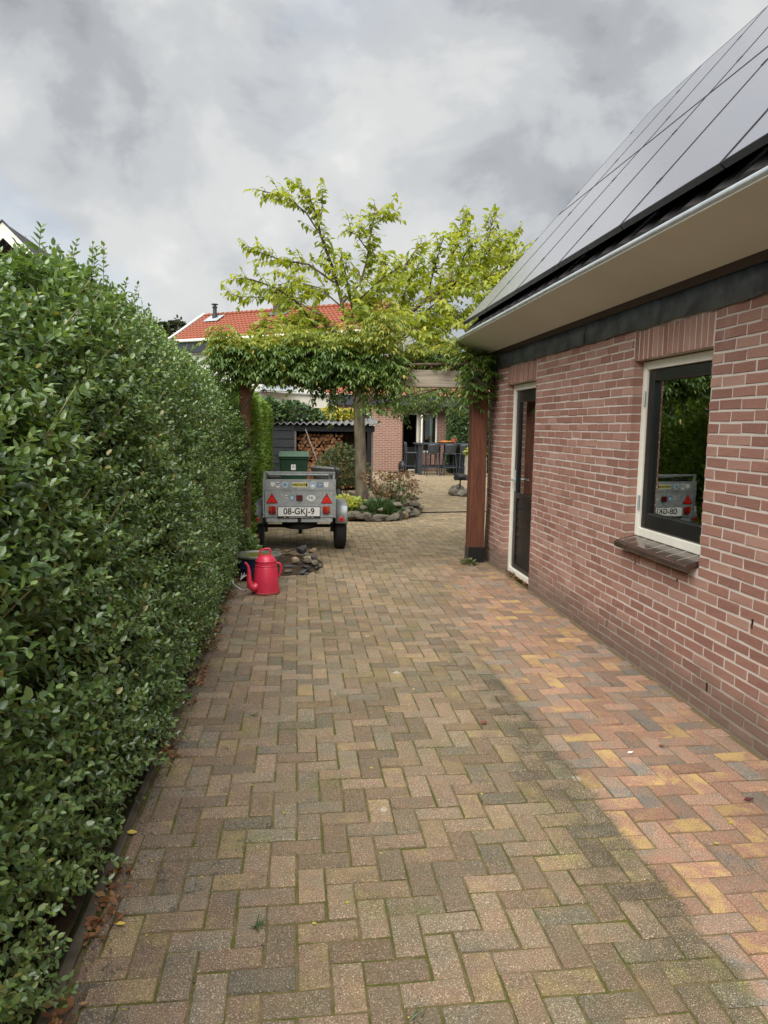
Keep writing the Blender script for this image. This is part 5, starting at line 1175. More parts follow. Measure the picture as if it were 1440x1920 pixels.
for k in range(9):
    rg = random.Random(k); m_n = rg.choice((3, 4, 5, 5)); pts = []
    for j in range(m_n): a = 2*math.pi*j/m_n+rg.uniform(-.3, .3); r_ = rg.uniform(.75, 1.1); pts.append((math.cos(a)*r_*.068, math.sin(a)*r_*.057))
    q = MB(); q.mat(0); vs = [(u, 0, v) for u, v in pts]+[(u*.98, .33, v*.98) for u, v in pts]; q.poly(vs, [(i, (i+1) % m_n, m_n+(i+1) % m_n, m_n+i) for i in range(m_n)]); q.mat(1); q.poly(vs[:m_n], [tuple(range(m_n))])
    o = q.build('log', [m_logbark, m_logend]); lv.append(o.data); bpy.data.objects.remove(o)
z = .1; rw = 0
while z < 1.38:
    x_ = .04+(rw % 2)*.05
    while x_ < 1.68:
        if not (x_ > 1.12 and .86 < z < 1.5) :
            o = link('log', random.choice(lv), fw_, (x_+random.uniform(-.012, .012), SY+.12+random.uniform(-.05, .04), z+random.uniform(-.01, .01))); o.rotation_euler = (random.gauss(0, .04), random.uniform(-.5, .5), random.gauss(0, .06))
        x_ += random.uniform(.095, .118)
    z += .083; rw += 1
b = MB(); b.box(.0, 1.69, SY+.5, SY+.54, 0, 1.4); b.build('rear_logs', m_logbark, fw_)
b = MB(); b.box(1.12, 1.69, SY+.06, SY+.4, .9, .93); b.build('shelf_board', m_greywood, fw_)
# ivy and golden plant on the roof
def mound(name, label, cat, lst, mat, kind, size, base):
    o = thing(name, label, cat, base); Ps, Ds = [], []
    for (c, r, n) in lst:
        v = rand_unit(n); v[:, 2] = np.abs(v[:, 2])*1.0; v[:, 1] -= .25; Ps.append(np.array(c)+v*np.array(r)*RNG.uniform(.75, 1.05, (n, 1))); Ds.append(v+rand_unit(n)*.7+np.array([0, 0, -.4]))
    P = np.concatenate(Ps); D = np.concatenate(Ds); foliage('foliage', P, D, D*.2+rand_unit(len(P))*.4+np.array([0, -.6, .8]), RNG.uniform(.7, 1.2, len(P))*size, kind, mat, o); return o
iv = mound('ivy_mound', 'dark ivy mound growing over the left end of the shed roof', 'ivy', [((-.75, 17.9, 1.7), (.55, .5, .52), 1400), ((-.1, 18.0, 1.72), (.55, .5, .42), 1200), ((.38, 18.1, 1.74), (.3, .4, .22), 500)], m_ivy, 'round', .085, (-.3, 18, 1.7))
b = MB(); b.lathe([(.75, 0), (.6, .2), (.3, .3), (0, .32)], (-.4, 18.2, 1.72), 16); b.build('stem_mass', m_twig, iv)
mound('golden_shrub', 'golden-yellow leafy shrub on the shed roof beside the ivy', 'shrub', [((.85, 18.3, 1.76), (.35, .35, .26), 500), ((1.25, 18.3, 1.76), (.3, .3, .22), 420)], m_gold, 'round', .09, (1, 18.3, 1.75))

# ------------------------------------------------------------------ rear brick house
HY = 25.5
rh = thing('rear_house', 'red brick rear house with dark fascia, open back door and narrow window', 'house', (4, 27, 0))
m_wallb = m_farbrick
b = MB(); xc = 3.74
def fbox(x0, x1, y0, y1, z0, z1): b.box(x0, x1, y0, y1, z0, z1)
# left block front wall (window at its left) 
wx0, wx1, wz0, wz1 = 1.72, 2.62, .95, 2.05
fbox(-2.0, wx0, HY, HY+.25, 0, 2.6); fbox(wx1, xc, HY, HY+.25, 0, 2.6); fbox(wx0, wx1, HY, HY+.25, 0, wz0); fbox(wx0, wx1, HY, HY+.25, wz1, 2.6)
fbox(xc-.25, xc, HY+.25, HY+.9, 0, 2.6)
# recessed right block: door then window
Y2 = HY+.6; d0, d1 = 3.86, 4.42; v0, v1, u0, u1 = 4.62, 5.12, .68, 2.1
fbox(xc+.001, d0, Y2, Y2+.25, 0, 2.6); fbox(d1, v0, Y2, Y2+.25, 0, 2.6); fbox(v1, 9.0, Y2, Y2+.25, 0, 2.6); fbox(d0, d1, Y2, Y2+.25, 2.1, 2.6); fbox(v0, v1, Y2, Y2+.25, 0, u0); fbox(v0, v1, Y2, Y2+.25, u1, 2.6)
b.build('wall', m_wallb, rh)
b = MB(); b.box(-2, 9, HY+3.4, HY+3.5, 0, 2.6); b.box(-2.0, 9, HY+.86, HY+3.4, 2.55, 2.6); b.build('room_lining', m_darkroom, rh)
b = MB(); b.box(1.0, 9.2, HY-.12, HY-.005, 2.32, 2.68); b.box(1.0, 9.2, HY-.005, HY+3.6, 2.61, 2.69); b.build('fascia', m_antra, rh)
b = MB()                                         # low tiled roof above
vs = [(1.0, HY-.2, 2.7), (9.2, HY-.2, 2.7), (9.2, HY+2.6, 4.3), (1.0, HY+2.6, 4.3)]; b.poly(vs, [(0, 1, 2, 3)]); b.build('roof', m_redroof, rh)
wn = link('window', None, rh, (2.2, HY, 1.5)); b = MB()
for (a, c, e_, f_) in ((wx0, wx0+.06, wz0, wz1), (wx1-.06, wx1, wz0, wz1), (wx0+.06, wx1-.06, wz1-.06, wz1), (wx0+.06, wx1-.06, wz0, wz0+.06)): b.box(a, c, HY+.03, HY+.1, e_, f_)
b.build('frame', m_cream, wn)
b = MB(); b.box(wx0+.06, wx1-.06, HY+.06, HY+.066, wz0+.06, wz1-.06); b.build('pane', m_farglass, wn)
b = MB(); b.box(wx0+.06, wx1-.06, HY+.2, HY+.22, wz0, wz1); b.build('blind', m_darkroom, wn)
wn = link('window', None, rh, (4.87, Y2, 1.4)); b = MB()
for (a, c, e_, f_) in ((v1-.06, v1, u0, u1), (v0, v1-.06, u0-.02, u0+.05), (v0, v1-.06, u1-.06, u1)): b.box(a, c, Y2-.01, Y2+.08, e_, f_)
b.build('frame', m_cream, wn)
b = MB(); b.box(v0, v0+.07, Y2+.0, Y2+.06, u0+.05, u1-.06); b.box(v1-.12, v1-.06, Y2, Y2+.06, u0+.05, u1-.06); b.box(v0+.07, v1-.12, Y2, Y2+.06, u0+.05, u0+.13); b.build('sash', m_blackpaint, wn)
b = MB(); b.box(v0+.07, v1-.12, Y2+.03, Y2+.036, u0+.13, u1-.06); b.build('pane', m_farglass, wn)
b = MB(); b.box(v1-.24, v1-.14, Y2+.15, Y2+.2, u0+.1, u1-.1); b.build('curtain', m_render, wn)
dr = link('door', None, rh, (4.1, Y2, 0)); b = MB(); b.box(d1-.06, d1, Y2-.03, Y2+.1, 0, 2.1); b.box(d0, d1-.06, Y2-.03, Y2+.1, 2.04, 2.1); b.box(d0, d1, Y2-.06, Y2+.1, 0, .03); b.build('frame', m_cream, dr)
b = MB(); b.box(d1+.0, d1+.05, Y2-.62, Y2-.04, .04, .92); b.box(d1, d1+.05, Y2-.62, Y2-.52, .92, 2.02); b.box(d1, d1+.05, Y2-.14, Y2-.04, .92, 2.02); b.box(d1, d1+.05, Y2-.52, Y2-.14, 1.92, 2.02); b.build('open_leaf', m_cream, dr)
b = MB(); b.box(d1+.02, d1+.026, Y2-.52, Y2-.14, .92, 1.92); b.build('pane', m_farglass, dr)
b = MB(); b.box(d0, d1-.06, Y2+.22, Y2+.24, .0, .85); b.build('door_panel', m_blackpaint, dr)
b = MB(); b.tube([(xc+.05, Y2-.06, 0), (xc+.05, Y2-.06, 2.35)], .045, 10); b.build('drainpipe', m_blackmetal, rh, smooth=True)
b = MB(); b.box(4.02, 4.12, Y2-.1, Y2, 2.2, 2.32, .02); b.build('wall_lamp', m_blackmetal, rh)
# flat-roofed cream extension
ex = thing('flat_roof_extension', 'flat-roofed annex with a broad cream fascia behind the shed', 'annex', (0, 23.5, 0))
A0, A1 = at(476, 740, 21.5), at(629, 748, 24.2)
def seg2(b, p, q, z0, z1, th_):
    d_ = np.array([q[0]-p[0], q[1]-p[1]]); d_ /= np.linalg.norm(d_); n_ = np.array([-d_[1], d_[0]])*th_
    b.poly([(p[0], p[1], z0), (q[0], q[1], z0), (q[0]+n_[0], q[1]+n_[1], z0), (p[0]+n_[0], p[1]+n_[1], z0), (p[0], p[1], z1), (q[0], q[1], z1), (q[0]+n_[0], q[1]+n_[1], z1), (p[0]+n_[0], p[1]+n_[1], z1)], [(3, 2, 1, 0), (4, 5, 6, 7), (0, 1, 5, 4), (1, 2, 6, 5), (2, 3, 7, 6), (3, 0, 4, 7)])
pA, pB = (A0[0]-2.5, A0[1]-1.2), (A1[0], A1[1])
b = MB(); seg2(b, (pA[0]+.1, pA[1]+.3), (pB[0]-.1, pB[1]+.3), 0, 2.2, 1.0); b.build('wall', m_farbrick, ex)
b = MB(); seg2(b, pA, pB, 2.16, 2.56, 1.6); b.build('fascia', m_cream, ex)
b = MB(); seg2(b, (pA[0]-.05, pA[1]-.06), (pB[0]+.05, pB[1]-.06), 2.563, 2.60, 1.7); b.build('roof_edge', m_zinc, ex)
b = MB(); b.box(pB[0]-.16, pB[0]-.04, pB[1]-.16, pB[1]-.05, 2.06, 2.4); b.tube([(pB[0]-.1, pB[1]-.1, 0), (pB[0]-.1, pB[1]-.1, 2.06)], .04, 8); b.build('downpipe', m_white, ex)
b = MB(); b.poly([(A0[0]+.15, A0[1]+.3, 2.61), (A0[0]+1.25, A0[1]+.8, 2.61), (A0[0]+1.25, A0[1]+1.4, 2.61), (A0[0]+.15, A0[1]+.9, 2.61), (A0[0]+.25, A0[1]+.4, 2.78), (A0[0]+1.15, A0[1]+.82, 2.78), (A0[0]+1.15, A0[1]+1.3, 2.78), (A0[0]+.25, A0[1]+.9, 2.78)], [(4, 5, 6, 7), (0, 1, 5, 4), (1, 2, 6, 5), (2, 3, 7, 6), (3, 0, 4, 7)]); b.build('roof_light', m_zinc, ex)

# red-tiled house behind
tiled = thing('tiled_house', 'house with a bright red tiled roof and brick chimney beyond the yard', 'house', (0, 40, 0))
e0, e1 = at(318, 642, 40.0), at(640, 622, 34.0); e0[2] = e1[2] = (e0[2]+e1[2])/2
dv = e1-e0; LN = np.linalg.norm(dv); dv /= LN; e0 = e0-dv*.0; LN2 = LN+1.2; nv_ = np.array([-dv[1], dv[0], 0])*(1 if -dv[1]*0+dv[0] > 0 else -1)
pit = R(31); rl = 3.3
def rp(s_, t_, h=0): return e0 + dv*s_ + nv_*(t_*math.cos(pit)-h*math.sin(pit)) + np.array([0, 0, t_*math.sin(pit)+h*math.cos(pit)])
b = MB(); rows = 11; st = rl/rows; per_t = .24; ns_ = int(LN2/per_t*6)
for r_ in range(rows):
    vs, fs = [], []
    for j in range(ns_+1):
        s_ = LN2*j/ns_; hh = .03*math.sin(2*math.pi*s_/per_t)
        for t_, h in ((r_*st-.03, .02), (r_*st-.028, .07), ((r_+1)*st, .02)): vs.append(rp(s_, t_, h+hh))
    for j in range(ns_):
        for i in range(2): a_ = j*3+i; fs.append((a_, a_+1, a_+4, a_+3))
    b.poly(vs, fs)
rf_ = link('roof', None, tiled, (0, 40, 6)); tag(b.build('roof_tile', m_redroof, rf_, smooth=True, fix=False), kind='stuff')
b = MB()
for k in range(int(LN2/.33)): b.tube([rp(k*.33, rl+.02, .05), rp(k*.33+.35, rl+.02, .07)], [.09, .11], 8)
tag(b.build('ridge_tile', m_redroof, rf_, smooth=True), kind='stuff')
def hx(s_, t_, z): q = e0+dv*s_+nv_*t_; return (q[0], q[1], z)
ez = e0[2]; dp = rl*math.cos(pit); rz_ = ez+rl*math.sin(pit)
b = MB()
for s_ in (.0, LN2): b.poly([hx(s_, .1, 0), hx(s_, 2*dp-.1, 0), hx(s_, 2*dp-.1, ez), hx(s_, dp, rz_-.06), hx(s_, .1, ez)], [(0, 1, 2, 3, 4)])
b.poly([hx(0, .1, 0), hx(LN2, .1, 0), hx(LN2, .1, ez-.2), hx(0, .1, ez-.2)], [(0, 1, 2, 3)]); b.poly([hx(0, dp, rz_-.02), hx(LN2, dp, rz_-.02), hx(LN2, 2*dp, ez), hx(0, 2*dp, ez)], [(0, 1, 2, 3)])
b.build('wall', m_render, tiled)
b = MB(); sg = [(-.12, -.1), (-.12, .15)]
vs = [hx(-.1, -.2, ez-.04), hx(LN2, -.2, ez-.04), hx(LN2, -.2, ez-.62), hx(-.1, -.2, ez-.62), hx(-.1, .08, ez-.62), hx(LN2, .08, ez-.62)]; b.poly(vs, [(0, 1, 2, 3), (3, 2, 5, 4)]); b.build('fascia', m_antra, tiled)
b = MB(); b.tube([hx(.4, -.26, ez-.03), hx(LN2, -.26, ez-.03)], .08, 8); b.build('gutter', m_white, tiled)
b = MB(); p_, q_ = rp(-.05, -.1, .1), rp(-.05, rl+.05, .12); b.tube([p_, q_], .1, 4); b.build('verge_board', m_render, tiled)
for (s0_, s1_) in ((.95, 1.15), (2.75, 2.95), (4.6, 4.8)):
    b = MB(); vs = [hx(s0_, .03, 3.2), hx(s1_, .03, 3.2), hx(s1_, .03, ez-.62), hx(s0_, .03, ez-.62)]; b.poly(vs, [(0, 1, 2, 3)]); o = b.build('window_post', m_antra, tiled); o.modifiers.new('thick', 'SOLIDIFY').thickness = .05
c = rp(1.1, 2.75, 0); b = MB(); b.tube([c+np.array([0, 0, -.2]), c+np.array([0, 0, .28])], .15, 12); b.tube([c+np.array([0, 0, .28]), c+np.array([0, 0, .74])], .11, 12); b.tube([c+np.array([0, 0, .8]), c+np.array([0, 0, .84])], .19, 12); b.tube([c+np.array([0, 0, .7]), c+np.array([0, 0, .82])], .07, 8); b.tube([c+np.array([0, 0, .64]), c+np.array([0, 0, .68])], .15, 12); b.build('flue', m_antra, rf_, smooth=True)
b = MB(); b.poly([rp(.6, 2.3, .11), rp(1.6, 2.3, .11), rp(1.6, 3.1, .11), rp(.6, 3.1, .11)], [(0, 1, 2, 3)]); b.build('flue_flashing', m_zinc, rf_)
s_c = 5.4; c = rp(s_c, rl-.1, 0); b = MB(); q1, q2 = c-dv*.42-nv_*.35, c+dv*.42+nv_*.35
vs = []
for z_q in (-.5, .95):
    for (a, e_) in ((-.42, -.32), (.42, -.32), (.42, .32), (-.42, .32)): p = c+dv*a+nv_*e_; vs.append((p[0], p[1], c[2]+z_q))
for z_q in (.95, 1.06):
    for (a, e_) in ((-.5, -.4), (.5, -.4), (.5, .4), (-.5, .4)): p = c+dv*a+nv_*e_; vs.append((p[0], p[1], c[2]+z_q+.002))
b.poly(vs, [(0, 1, 5, 4), (1, 2, 6, 5), (2, 3, 7, 6), (3, 0, 4, 7), (8, 9, 13, 12), (9, 10, 14, 13), (10, 11, 15, 14), (11, 8, 12, 15), (12, 13, 14, 15), (11, 10, 9, 8)]); b.build('chimney', m_chimbrick, rf_)
for k in (-.2, .2): b = MB(); p = c+dv*k; b.tube([(p[0], p[1], c[2]+1.06), (p[0], p[1], c[2]+1.42)], .09, 8); b.build('chimney_pot', m_blackmetal, rf_)
b = MB(); b.poly([rp(s_c-.6, rl-.75, .1), rp(s_c+.6, rl-.75, .1), rp(s_c+.6, rl-.1, .1), rp(s_c-.6, rl-.1, .1)], [(0, 1, 2, 3)]); b.build('chimney_flashing', m_lead, rf_)

# gable house to the left
gh = thing('gable_house', 'dark brick gable with a cream verge board showing above the hedge', 'house', (-6, 16, 0))
ap = at(4, 416, 14.0); sl_ = 1.02
def gz(x): return ap[2]-abs(x-ap[0])*sl_
xr = ap[0]+3.6; xl = ap[0]-3.6
b = MB(); b.poly([(xl+.3, 14.35, 0), (xr-.3, 14.35, 0), (xr-.3, 14.35, gz(xr-.3)-.3), (ap[0], 14.35, ap[2]-.3), (xl+.3, 14.35, gz(xl+.3)-.3)], [(0, 1, 2, 3, 4)]); b.box(xr-.32, xr-.3, 14.36, 22, 0, gz(xr)-.1); b.build('wall', m_farbrick2, gh)
for sg_ in (1, -1):
    xe_ = ap[0]+sg_*3.6; b = MB(); o_ = [(ap[0], ap[2]), (xe_, gz(xe_)), (xe_, gz(xe_)-.27), (ap[0], ap[2]-.27)]
    b.prism(o_, 'y', 14.0, 14.04); b.build('verge_board', m_cream, gh)
    b = MB(); b.poly([(ap[0], 14.04, ap[2]-.26), (xe_, 14.04, gz(xe_)-.26), (xe_, 14.4, gz(xe_)-.26), (ap[0], 14.4, ap[2]-.26)], [(0, 1, 2, 3)]); b.build('soffit', m_antra, gh)
    b = MB(); b.poly([(ap[0], 13.98, ap[2]+.012), (xe_, 13.98, gz(xe_)+.012), (xe_, 22, gz(xe_)+.012), (ap[0], 22, ap[2]+.012)], [(0, 1, 2, 3)]); b.build('roof', m_rooftile, gh)
    b = MB(); b.prism([(ap[0], ap[2]+.014), (xe_, gz(xe_)+.014), (xe_, gz(xe_)+.045), (ap[0], ap[2]+.045)], 'y', 13.985, 14.06); b.build('verge_trim', m_antra, gh)

# ------------------------------------------------------------------ terrace furniture
bt_ = thing('bar_table', 'tall dark bar table on the terrace before the rear house', 'table', (4.8, 24.0, 0))
tx0, tx1, ty0, ty1, tz = 4.02, 5.72, 23.55, 24.35, 1.06
b = MB(); b.box(tx0-.06, tx1+.06, ty0-.06, ty1+.06, tz-.05, tz, .006); b.build('table_top', m_furn, bt_)
for x_ in (tx0+.06, tx1-.06):
    for y_ in (ty0+.06, ty1-.06): b = MB(); b.box(x_-.06, x_+.06, y_-.06, y_+.06, 0, tz-.052, .004); b.build('leg', m_furn, bt_)
b = MB(); b.box(tx0+.13, tx1-.13, ty0+.03, ty0+.09, .22, .3); b.box(tx0+.13, tx1-.13, ty1-.09, ty1-.03, .22, .3); b.build('foot_rail', m_furn, bt_)
for k in range(9): b = MB(); x_ = tx0+.22+k*.16; b.box(x_-.02, x_+.02, ty1-.08, ty1-.05, .3, tz-.052); b.build('slat', m_furn, bt_)
def stool(x, y, label, side=False):
    o = thing('bar_stool', label, 'bar stool', (x, y, 0), 'bar stools at the terrace table')
    sx_, sy_ = .19, .19
    for a, c in ((-1, -1), (1, -1), (1, 1), (-1, 1)):
        b = MB(); b.tube([(x+a*(sx_+.03), y+c*(sy_+.03), 0), (x+a*sx_*.9, y+c*sy_*.9, .72)], .016, 6); b.build('leg', m_furn, o)
    b = MB(); b.tube([(x-.2, y-.2, .28), (x+.2, y-.2, .28)], .012, 6); b.tube([(x-.2, y+.2, .28), (x+.2, y+.2, .28)], .012, 6); b.build('foot_bar', m_furn, o)
    b = MB(); b.box(x-.2, x+.2, y-.2, y+.2, .71, .745, .012); b.build('seat', m_furn2, o)
    b = MB(); vs, fs = [], []; n = 8
    for j in range(n+1):
        for i in range(n+1):
            u, v = -1+2*i/n, j/n; hw = .2*(1-.12*(1-v)**2); q = (u*hw, -.2-.05*v+.05*u*u, .74+.3*v-.03*abs(u)**3*v*(1 if v > .8 else 0)+.06*(1-v)*u*u*0)
            vs.append((x+q[0], y+q[1], q[2]) if not side else (x+q[1], y+q[0], q[2]+.05*v))
    for j in range(n):
        for i in range(n): a_ = j*(n+1)+i; fs.append((a_, a_+1, a_+n+2, a_+n+1))
    b.poly(vs, fs); q = b.build('backrest', m_furn2, o, smooth=True); q.modifiers.new('thick', 'SOLIDIFY').thickness = .015
stool(4.42, 23.2, 'leftmost of the three dark bar stools along the near side of the table'); stool(5.0, 23.25, 'middle one of the three dark bar stools along the near side of the table'); stool(5.5, 23.25, 'rightmost of the three dark bar stools along the near side of the table')
stool(3.82, 23.9, 'dark high-backed stool at the left end of the table, side view', True)
b = MB(); b.lathe([(.0, 0), (.22, 0), (.26, .03), (.28, .06), (.0, .08)], (5.0, 23.95, tz), 24); tag(b.build('orange_dish', plain('orange_glaze', lin(230, 150, 80), lin(214, 124, 60), .4)), 'shallow orange dish lying on the bar table', 'dish')
tp2 = thing('table_pot', 'terracotta pot with a small plant on the bar table', 'flower pot', (5.32, 24.0, tz))
b = MB(); b.lathe([(.07, 0), (.1, .12), (.11, .12), (.11, .15), (.09, .15)], (5.32, 24.0, tz), 20); b.build('pot', m_terra, tp2, smooth=True)
n = 60; foliage('leaf', np.array([5.32, 24, tz+.15])+rand_unit(n)*.06, rand_unit(n)+np.array([0, 0, .8]), rand_unit(n), RNG.uniform(.05, .09, n), 'oval', m_shrub, tp2)
pb = thing('planter_box', 'square whitewashed wooden planter box right of the bar stools', 'planter', (5.75, 22.9, 0))
for k in range(4):
    z0_ = .06+k*.15
    for (a, c, e_, f_) in ((5.5, 6.1, 22.62, 22.65), (5.5, 5.53, 22.652, 23.2), (6.07, 6.1, 22.652, 23.2), (5.532, 6.068, 23.17, 23.2)): b = MB(); b.box(a, c, e_, f_, z0_, z0_+.142, .003); b.build('board', m_box, pb)
for k in range(1): b = MB(); b.box(5.75, 5.79, 22.60, 22.619, .05, .66); b.build('batten', m_greywood, pb)
b = MB(); b.box(5.535, 6.065, 22.655, 23.165, .5, .58); b.build('soil', m_soil, pb)
for x_ in (5.56, 6.04): b = MB(); b.lathe([(0, -.02), (.04, -.02), (.04, .02), (0, .02)], (x_, 22.75, .04), 12, 'x'); b.build('castor', m_blackmetal, pb)
plant('potted_shrub', 'leafy shrub with pale pink flowers in the whitewashed planter', 'plant', (5.78, 22.9), 420, (.34, .3), (.02, .42), 'oval', m_pale, .09, 8, base=.58)
hd = thing('far_hedge', 'grey-green hedge at the right edge of the yard behind the planter', 'hedge', (6.5, 24.5, 0))
n = 9000; Ph = np.stack([5.3+2.2*RNG.random(n), 24.55+.12*RNG.random(n)+.1*snoise(RNG.random(n)*9, RNG.random(n)*9), .1+2.1*RNG.random(n)], 1); Ph[:, 1] -= .0; edge_ = RNG.random(n) < .2; Ph[edge_, 0] = 5.3-.05*RNG.random(edge_.sum()); Ph[edge_, 1] = 24.5+.6*RNG.random(edge_.sum())
foliage('foliage', Ph, rand_unit(n)+np.array([0, -.7, .4]), rand_unit(n)*.6+np.array([0, -.6, .8]), RNG.uniform(.06, .1, n), 'oval', m_hedge2, hd)
b = MB(); b.box(5.38, 7.6, 24.68, 25.3, 0, 2.1); b.build('hedge_heart', m_privetcore, hd)
rocks = thing('rock_group', 'low group of grey boulders at the right of the yard', 'rocks', (3.75, 16.3, 0))
for k, (x_, y_, s) in enumerate(((3.62, 16.3, (.2, .16, .14)), (3.85, 16.15, (.24, .18, .12)), (3.75, 16.6, (.25, .2, .2)), (4.15, 16.3, (.2, .16, .16)), (4.0, 16.05, (.14, .12, .07)), (4.1, 16.7, (.25, .2, .2)))): stone('stone', (x_, y_, s[2]*.6), s, m_fieldst, rocks, 900+k)
sl2 = thing('garden_spotlight', 'twin-headed black garden spotlight standing on the boulders', 'spotlight', (3.8, 16.4, .3))
b = MB(); b.tube([(3.8, 16.4, .18), (3.8, 16.4, .38)], .018, 8); b.build('spike', m_blackmetal, sl2)
for sg_ in (-1, 1): b = MB(); b.tube([(3.8, 16.4, .37), (3.8+sg_*.05, 16.36, .41), (3.8+sg_*.13, 16.3, .43)], [.02, .05, .07], 10); b.build('lamp_head', m_blackmetal, sl2, smooth=True)
ro2 = thing('black_castor_trolley', 'small black plant trolley on the paving by the planter', 'trolley', (5.15, 22.0, 0))
b = MB(); b.box(5.03, 5.45, 21.9, 22.2, .07, .1, .006); b.build('deck', m_blackmetal, ro2)
for x_ in (5.08, 5.22, 5.4): b = MB(); b.lathe([(.0, -.03), (.06, -.03), (.065, 0), (.06, .03), (0, .03)], (x_, 21.92, .065), 14, 'x'); b.build('wheel', m_blackmetal, ro2)
dm = thing('black_dome', 'rounded black container standing beside the open back door', 'container', (3.62, 24.3, 0))
b = MB(); b.lathe([(.13, 0), (.2, .06), (.24, .2), (.22, .34), (.14, .42), (0, .44)], (3.62, 24.3, 0), 20, sx=.75); b.build('body', m_blackmetal, dm, smooth=True); b = MB(); b.tube([(3.1, 24.25, .03), (3.45, 24.25, .035)], .03, 6); b.build('flap', m_blackmetal, dm)
cab = [(2.2, 12.95, .012), (2.5, 12.98, .012), (2.8, 13.03, .012), (3.1, 13.08, .012), (3.6, 13.1, .012), (4.2, 13.1, .012)]
b = MB(); b.tube(cab, .012, 6); tag(b.build('garden_cable', m_blackmetal), 'thin black cable lying across the paving from the bed to the right', 'cable')

cp = thing('carport', 'pale wooden carport behind the hedge, mirrored in the garage window', 'carport', (-3.2, 10.5, 0))
for x_, y_ in ((-2.3, 8.2), (-2.3, 12.8), (-4.6, 8.2), (-4.6, 12.8)):
    b = MB(); b.box(x_-.07, x_+.07, y_-.07, y_+.07, 0, 2.2); b.build('post', m_pine, cp)
b = MB(); b.box(-2.26, -2.22, 7.9, 13.1, 2.2, 2.4); b.build('fascia', m_pine, cp); b = MB(); b.box(-2.2, -2.16, 7.9, 13.1, 2.3, 2.42); b.build('trim_board', m_pine, cp); b = MB(); b.box(-4.8, -2.27, 7.9, 13.1, 2.3, 2.38); b.build('roof', m_corr, cp)

# far dark trees
def fartree(c, r, n, label):
    o = thing('distant_tree', label, 'tree', (c[0], c[1], 0)); v = rand_unit(n)*RNG.random((n, 1))**.35*np.array(r); v += .25*np.array(r)*np.sin(v*6/np.array(r))
    foliage('crown', np.array(c)+v, rand_unit(n), rand_unit(n), RNG.uniform(.2, .4, n), 'oval', m_darktree, o); b = MB(); b.tube([(c[0], c[1], 0), tuple(c)], [.35, .12], 8); b.build('trunk', m_bark, o)
q = at(332, 612, 55); fartree((q[0], 55, q[2]-.5), (.75, .8, 1.2), 900, 'dark distant tree peeping left of the red roof verge')
q = at(290, 615, 50); fartree((q[0], 50, q[2]-.6), (1.2, 1.2, 1.3), 1200, 'reddish dark tree just above the hedge, left of the red roof')

# ------------------------------------------------------------------ litter and small growth
n = 1100
yl = RNG.uniform(1.3, 7.6, n); xl_ = XK-.02+np.abs(RNG.normal(0, .045, n))
clus = (snoise(yl*3, yl*1.3, 9) > .0); yl, xl_ = yl[clus], xl_[clus]; n = len(yl)
foliage('leaf_litter', np.stack([xl_, yl, .006+.02*RNG.random(n)], 1), rand_unit(n)*np.array([1, 1, .25]), rand_unit(n)*.5+np.array([0, 0, 1]), RNG.uniform(.012, .045, n), 'curl', m_litter, None)
o = bpy.data.objects['leaf_litter']; tag(o, 'brown curled dead leaves gathered along the kerb', 'leaf litter', kind='stuff')
n = 190; P = np.stack([RNG.uniform(XK, XW, n), RNG.uniform(1.4, 11, n), np.full(n, .003)], 1)
foliage('scattered_debris', P, rand_unit(n)*np.array([1, 1, .05]), rand_unit(n)*.2+np.array([0, 0, 1]), RNG.uniform(.006, .018, n), 'round', m_gold, None)
tag(bpy.data.objects['scattered_debris'], 'tiny pale petals and leaf bits strewn over the paving', 'debris', kind='stuff')
b = MB()
for k in range(46):
    yc = random.choice((1.75, 1.9, 2.1, 2.35, 2.6, 2.9, 3.3, 1.7)); xc_ = XK+.05+abs(random.gauss(0, .22)); xc_, yc = xc_, yc+random.uniform(-.12, .12)
    for j in range(20):
        x_, y_ = xc_+random.gauss(0, .014), yc+random.gauss(0, .012); r_ = random.uniform(.0015, .0045); b.poly([(x_+r_, y_, 0), (x_-r_*.6, y_+r_*.8, 0), (x_-r_*.6, y_-r_*.8, 0), (x_, y_, r_*1.5)], [(0, 1, 3), (1, 2, 3), (2, 0, 3)])
for k in range(2600):
    y_ = random.uniform(1.2, 7.6); x_ = XK-.03+abs(random.gauss(0, .05))+.05*random.random()*(random.random() < .3); r_ = random.uniform(.0015, .005)
    b.poly([(x_+r_, y_, 0), (x_-r_*.6, y_+r_*.8, 0), (x_-r_*.6, y_-r_*.8, 0), (x_, y_, r_*1.4)], [(0, 1, 3), (1, 2, 3), (2, 0, 3)])
tag(b.build('soil_crumbs', m_crumb), 'dark worm-cast crumbs of soil on the pavers by the hedge', 'soil', kind='stuff')
def gpt(px_, py_, z=0.0): r = W @ np.array([(px_-720)/F, (py_-960)/F, 1.0]); return r*((z-CH)/r[2])+np.array([0, 0, CH])
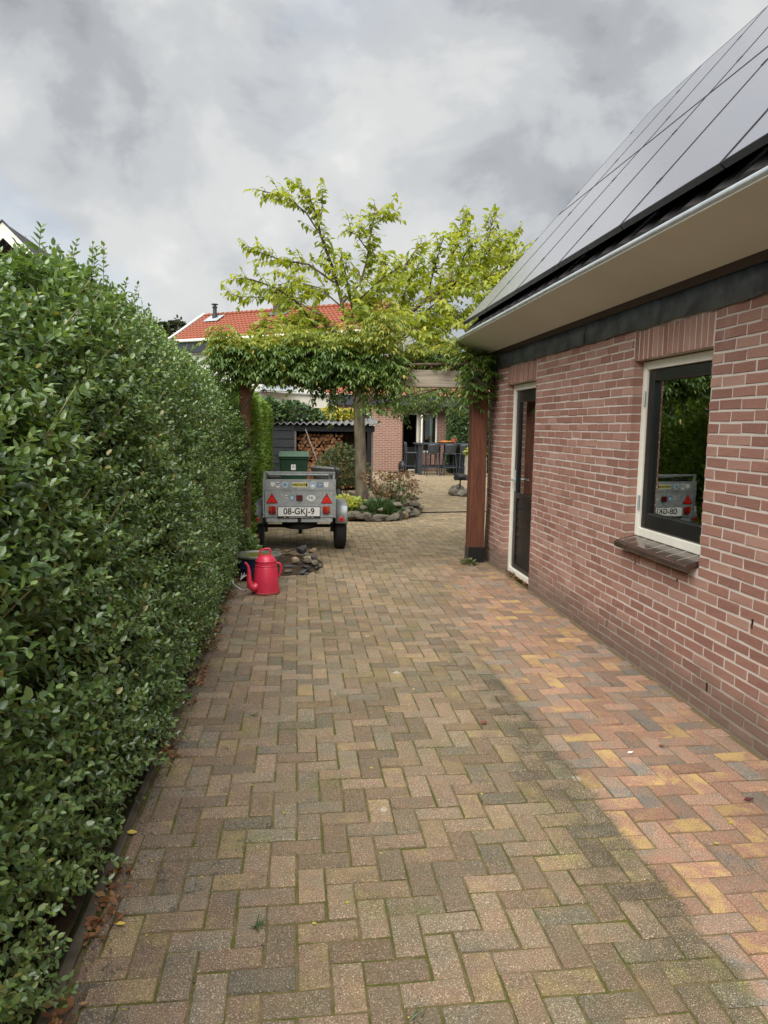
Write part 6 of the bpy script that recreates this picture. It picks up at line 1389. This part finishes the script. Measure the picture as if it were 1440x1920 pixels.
def fallen(px_, py_, size, mat, label):
    q = gpt(px_, py_, .006); P = np.array([[q[0]-size/2, q[1], .006]]); o = foliage('fallen_leaf', P, np.array([[1.0, random.uniform(-.5, .5), 0]]), np.array([[.1, -.2, 1.0]]), size, 'curl', mat, None, None); tag(o, label, 'leaf')
m_yl = plain('yellow_leaf', lin(214, 190, 90), lin(190, 160, 70), .6); m_bl = plain('brown_leaf', lin(120, 62, 40), lin(90, 50, 36), .7); m_rl = plain('maroon_leaf', lin(96, 36, 40), lin(70, 28, 32), .7)
fallen(250, 1560, .05, m_yl, 'yellow fallen leaf beside the hedge kerb'); fallen(908, 1357, .045, m_bl, 'single brown curled leaf near the middle of the driveway')
fallen(1240, 1398, .035, m_bl, 'small brown leaf on the reddish pavers near the wall'); fallen(1404, 1500, .05, m_rl, 'maroon withered leaf at the right picture edge'); fallen(1182, 1412, .03, m_white, 'small white flake on the reddish pavers'); fallen(228, 1732, .035, m_yl, 'orange-yellow leaf near the bottom left corner')
def weed(px_, py_, n, label, size=.04):
    q = gpt(px_, py_); o = thing('weed', label, 'weed', (q[0], q[1], 0)); foliage('blades', q+RNG.normal(0, .008, (n, 3))*np.array([1, 1, .2]), np.stack([RNG.normal(0, .8, n), RNG.normal(0, .8, n), RNG.uniform(.4, 1, n)], 1), rand_unit(n)+np.array([0, 0, 1]), RNG.uniform(.6, 1.3, n)*size, 'blade', m_ivy, o)
weed(482, 1738, 26, 'tuft of grass in a paver joint at the lower left', .035); weed(352, 1312, 26, 'green weed beside the hedge foot, halfway along the hedge', .06); weed(414, 1150, 26, 'small weed in the paving before the watering can', .05); weed(478, 1342, 16, 'tiny weed sprout in a mossy joint', .035); weed(776, 1912, 10, 'small green sprig at the bottom centre', .03)
n = 160; foliage('door_litter', np.stack([RNG.uniform(2.275, 2.335, n), RNG.uniform(6.73, 7.6, n), np.full(n, .008)], 1), rand_unit(n)*np.array([1, 1, .2]), rand_unit(n)*.4+np.array([0, 0, 1]), RNG.uniform(.015, .035, n), 'curl', m_litter, None)
tag(bpy.data.objects['door_litter'], 'dry leaves blown against the garage doorstep', 'leaf litter', kind='stuff')
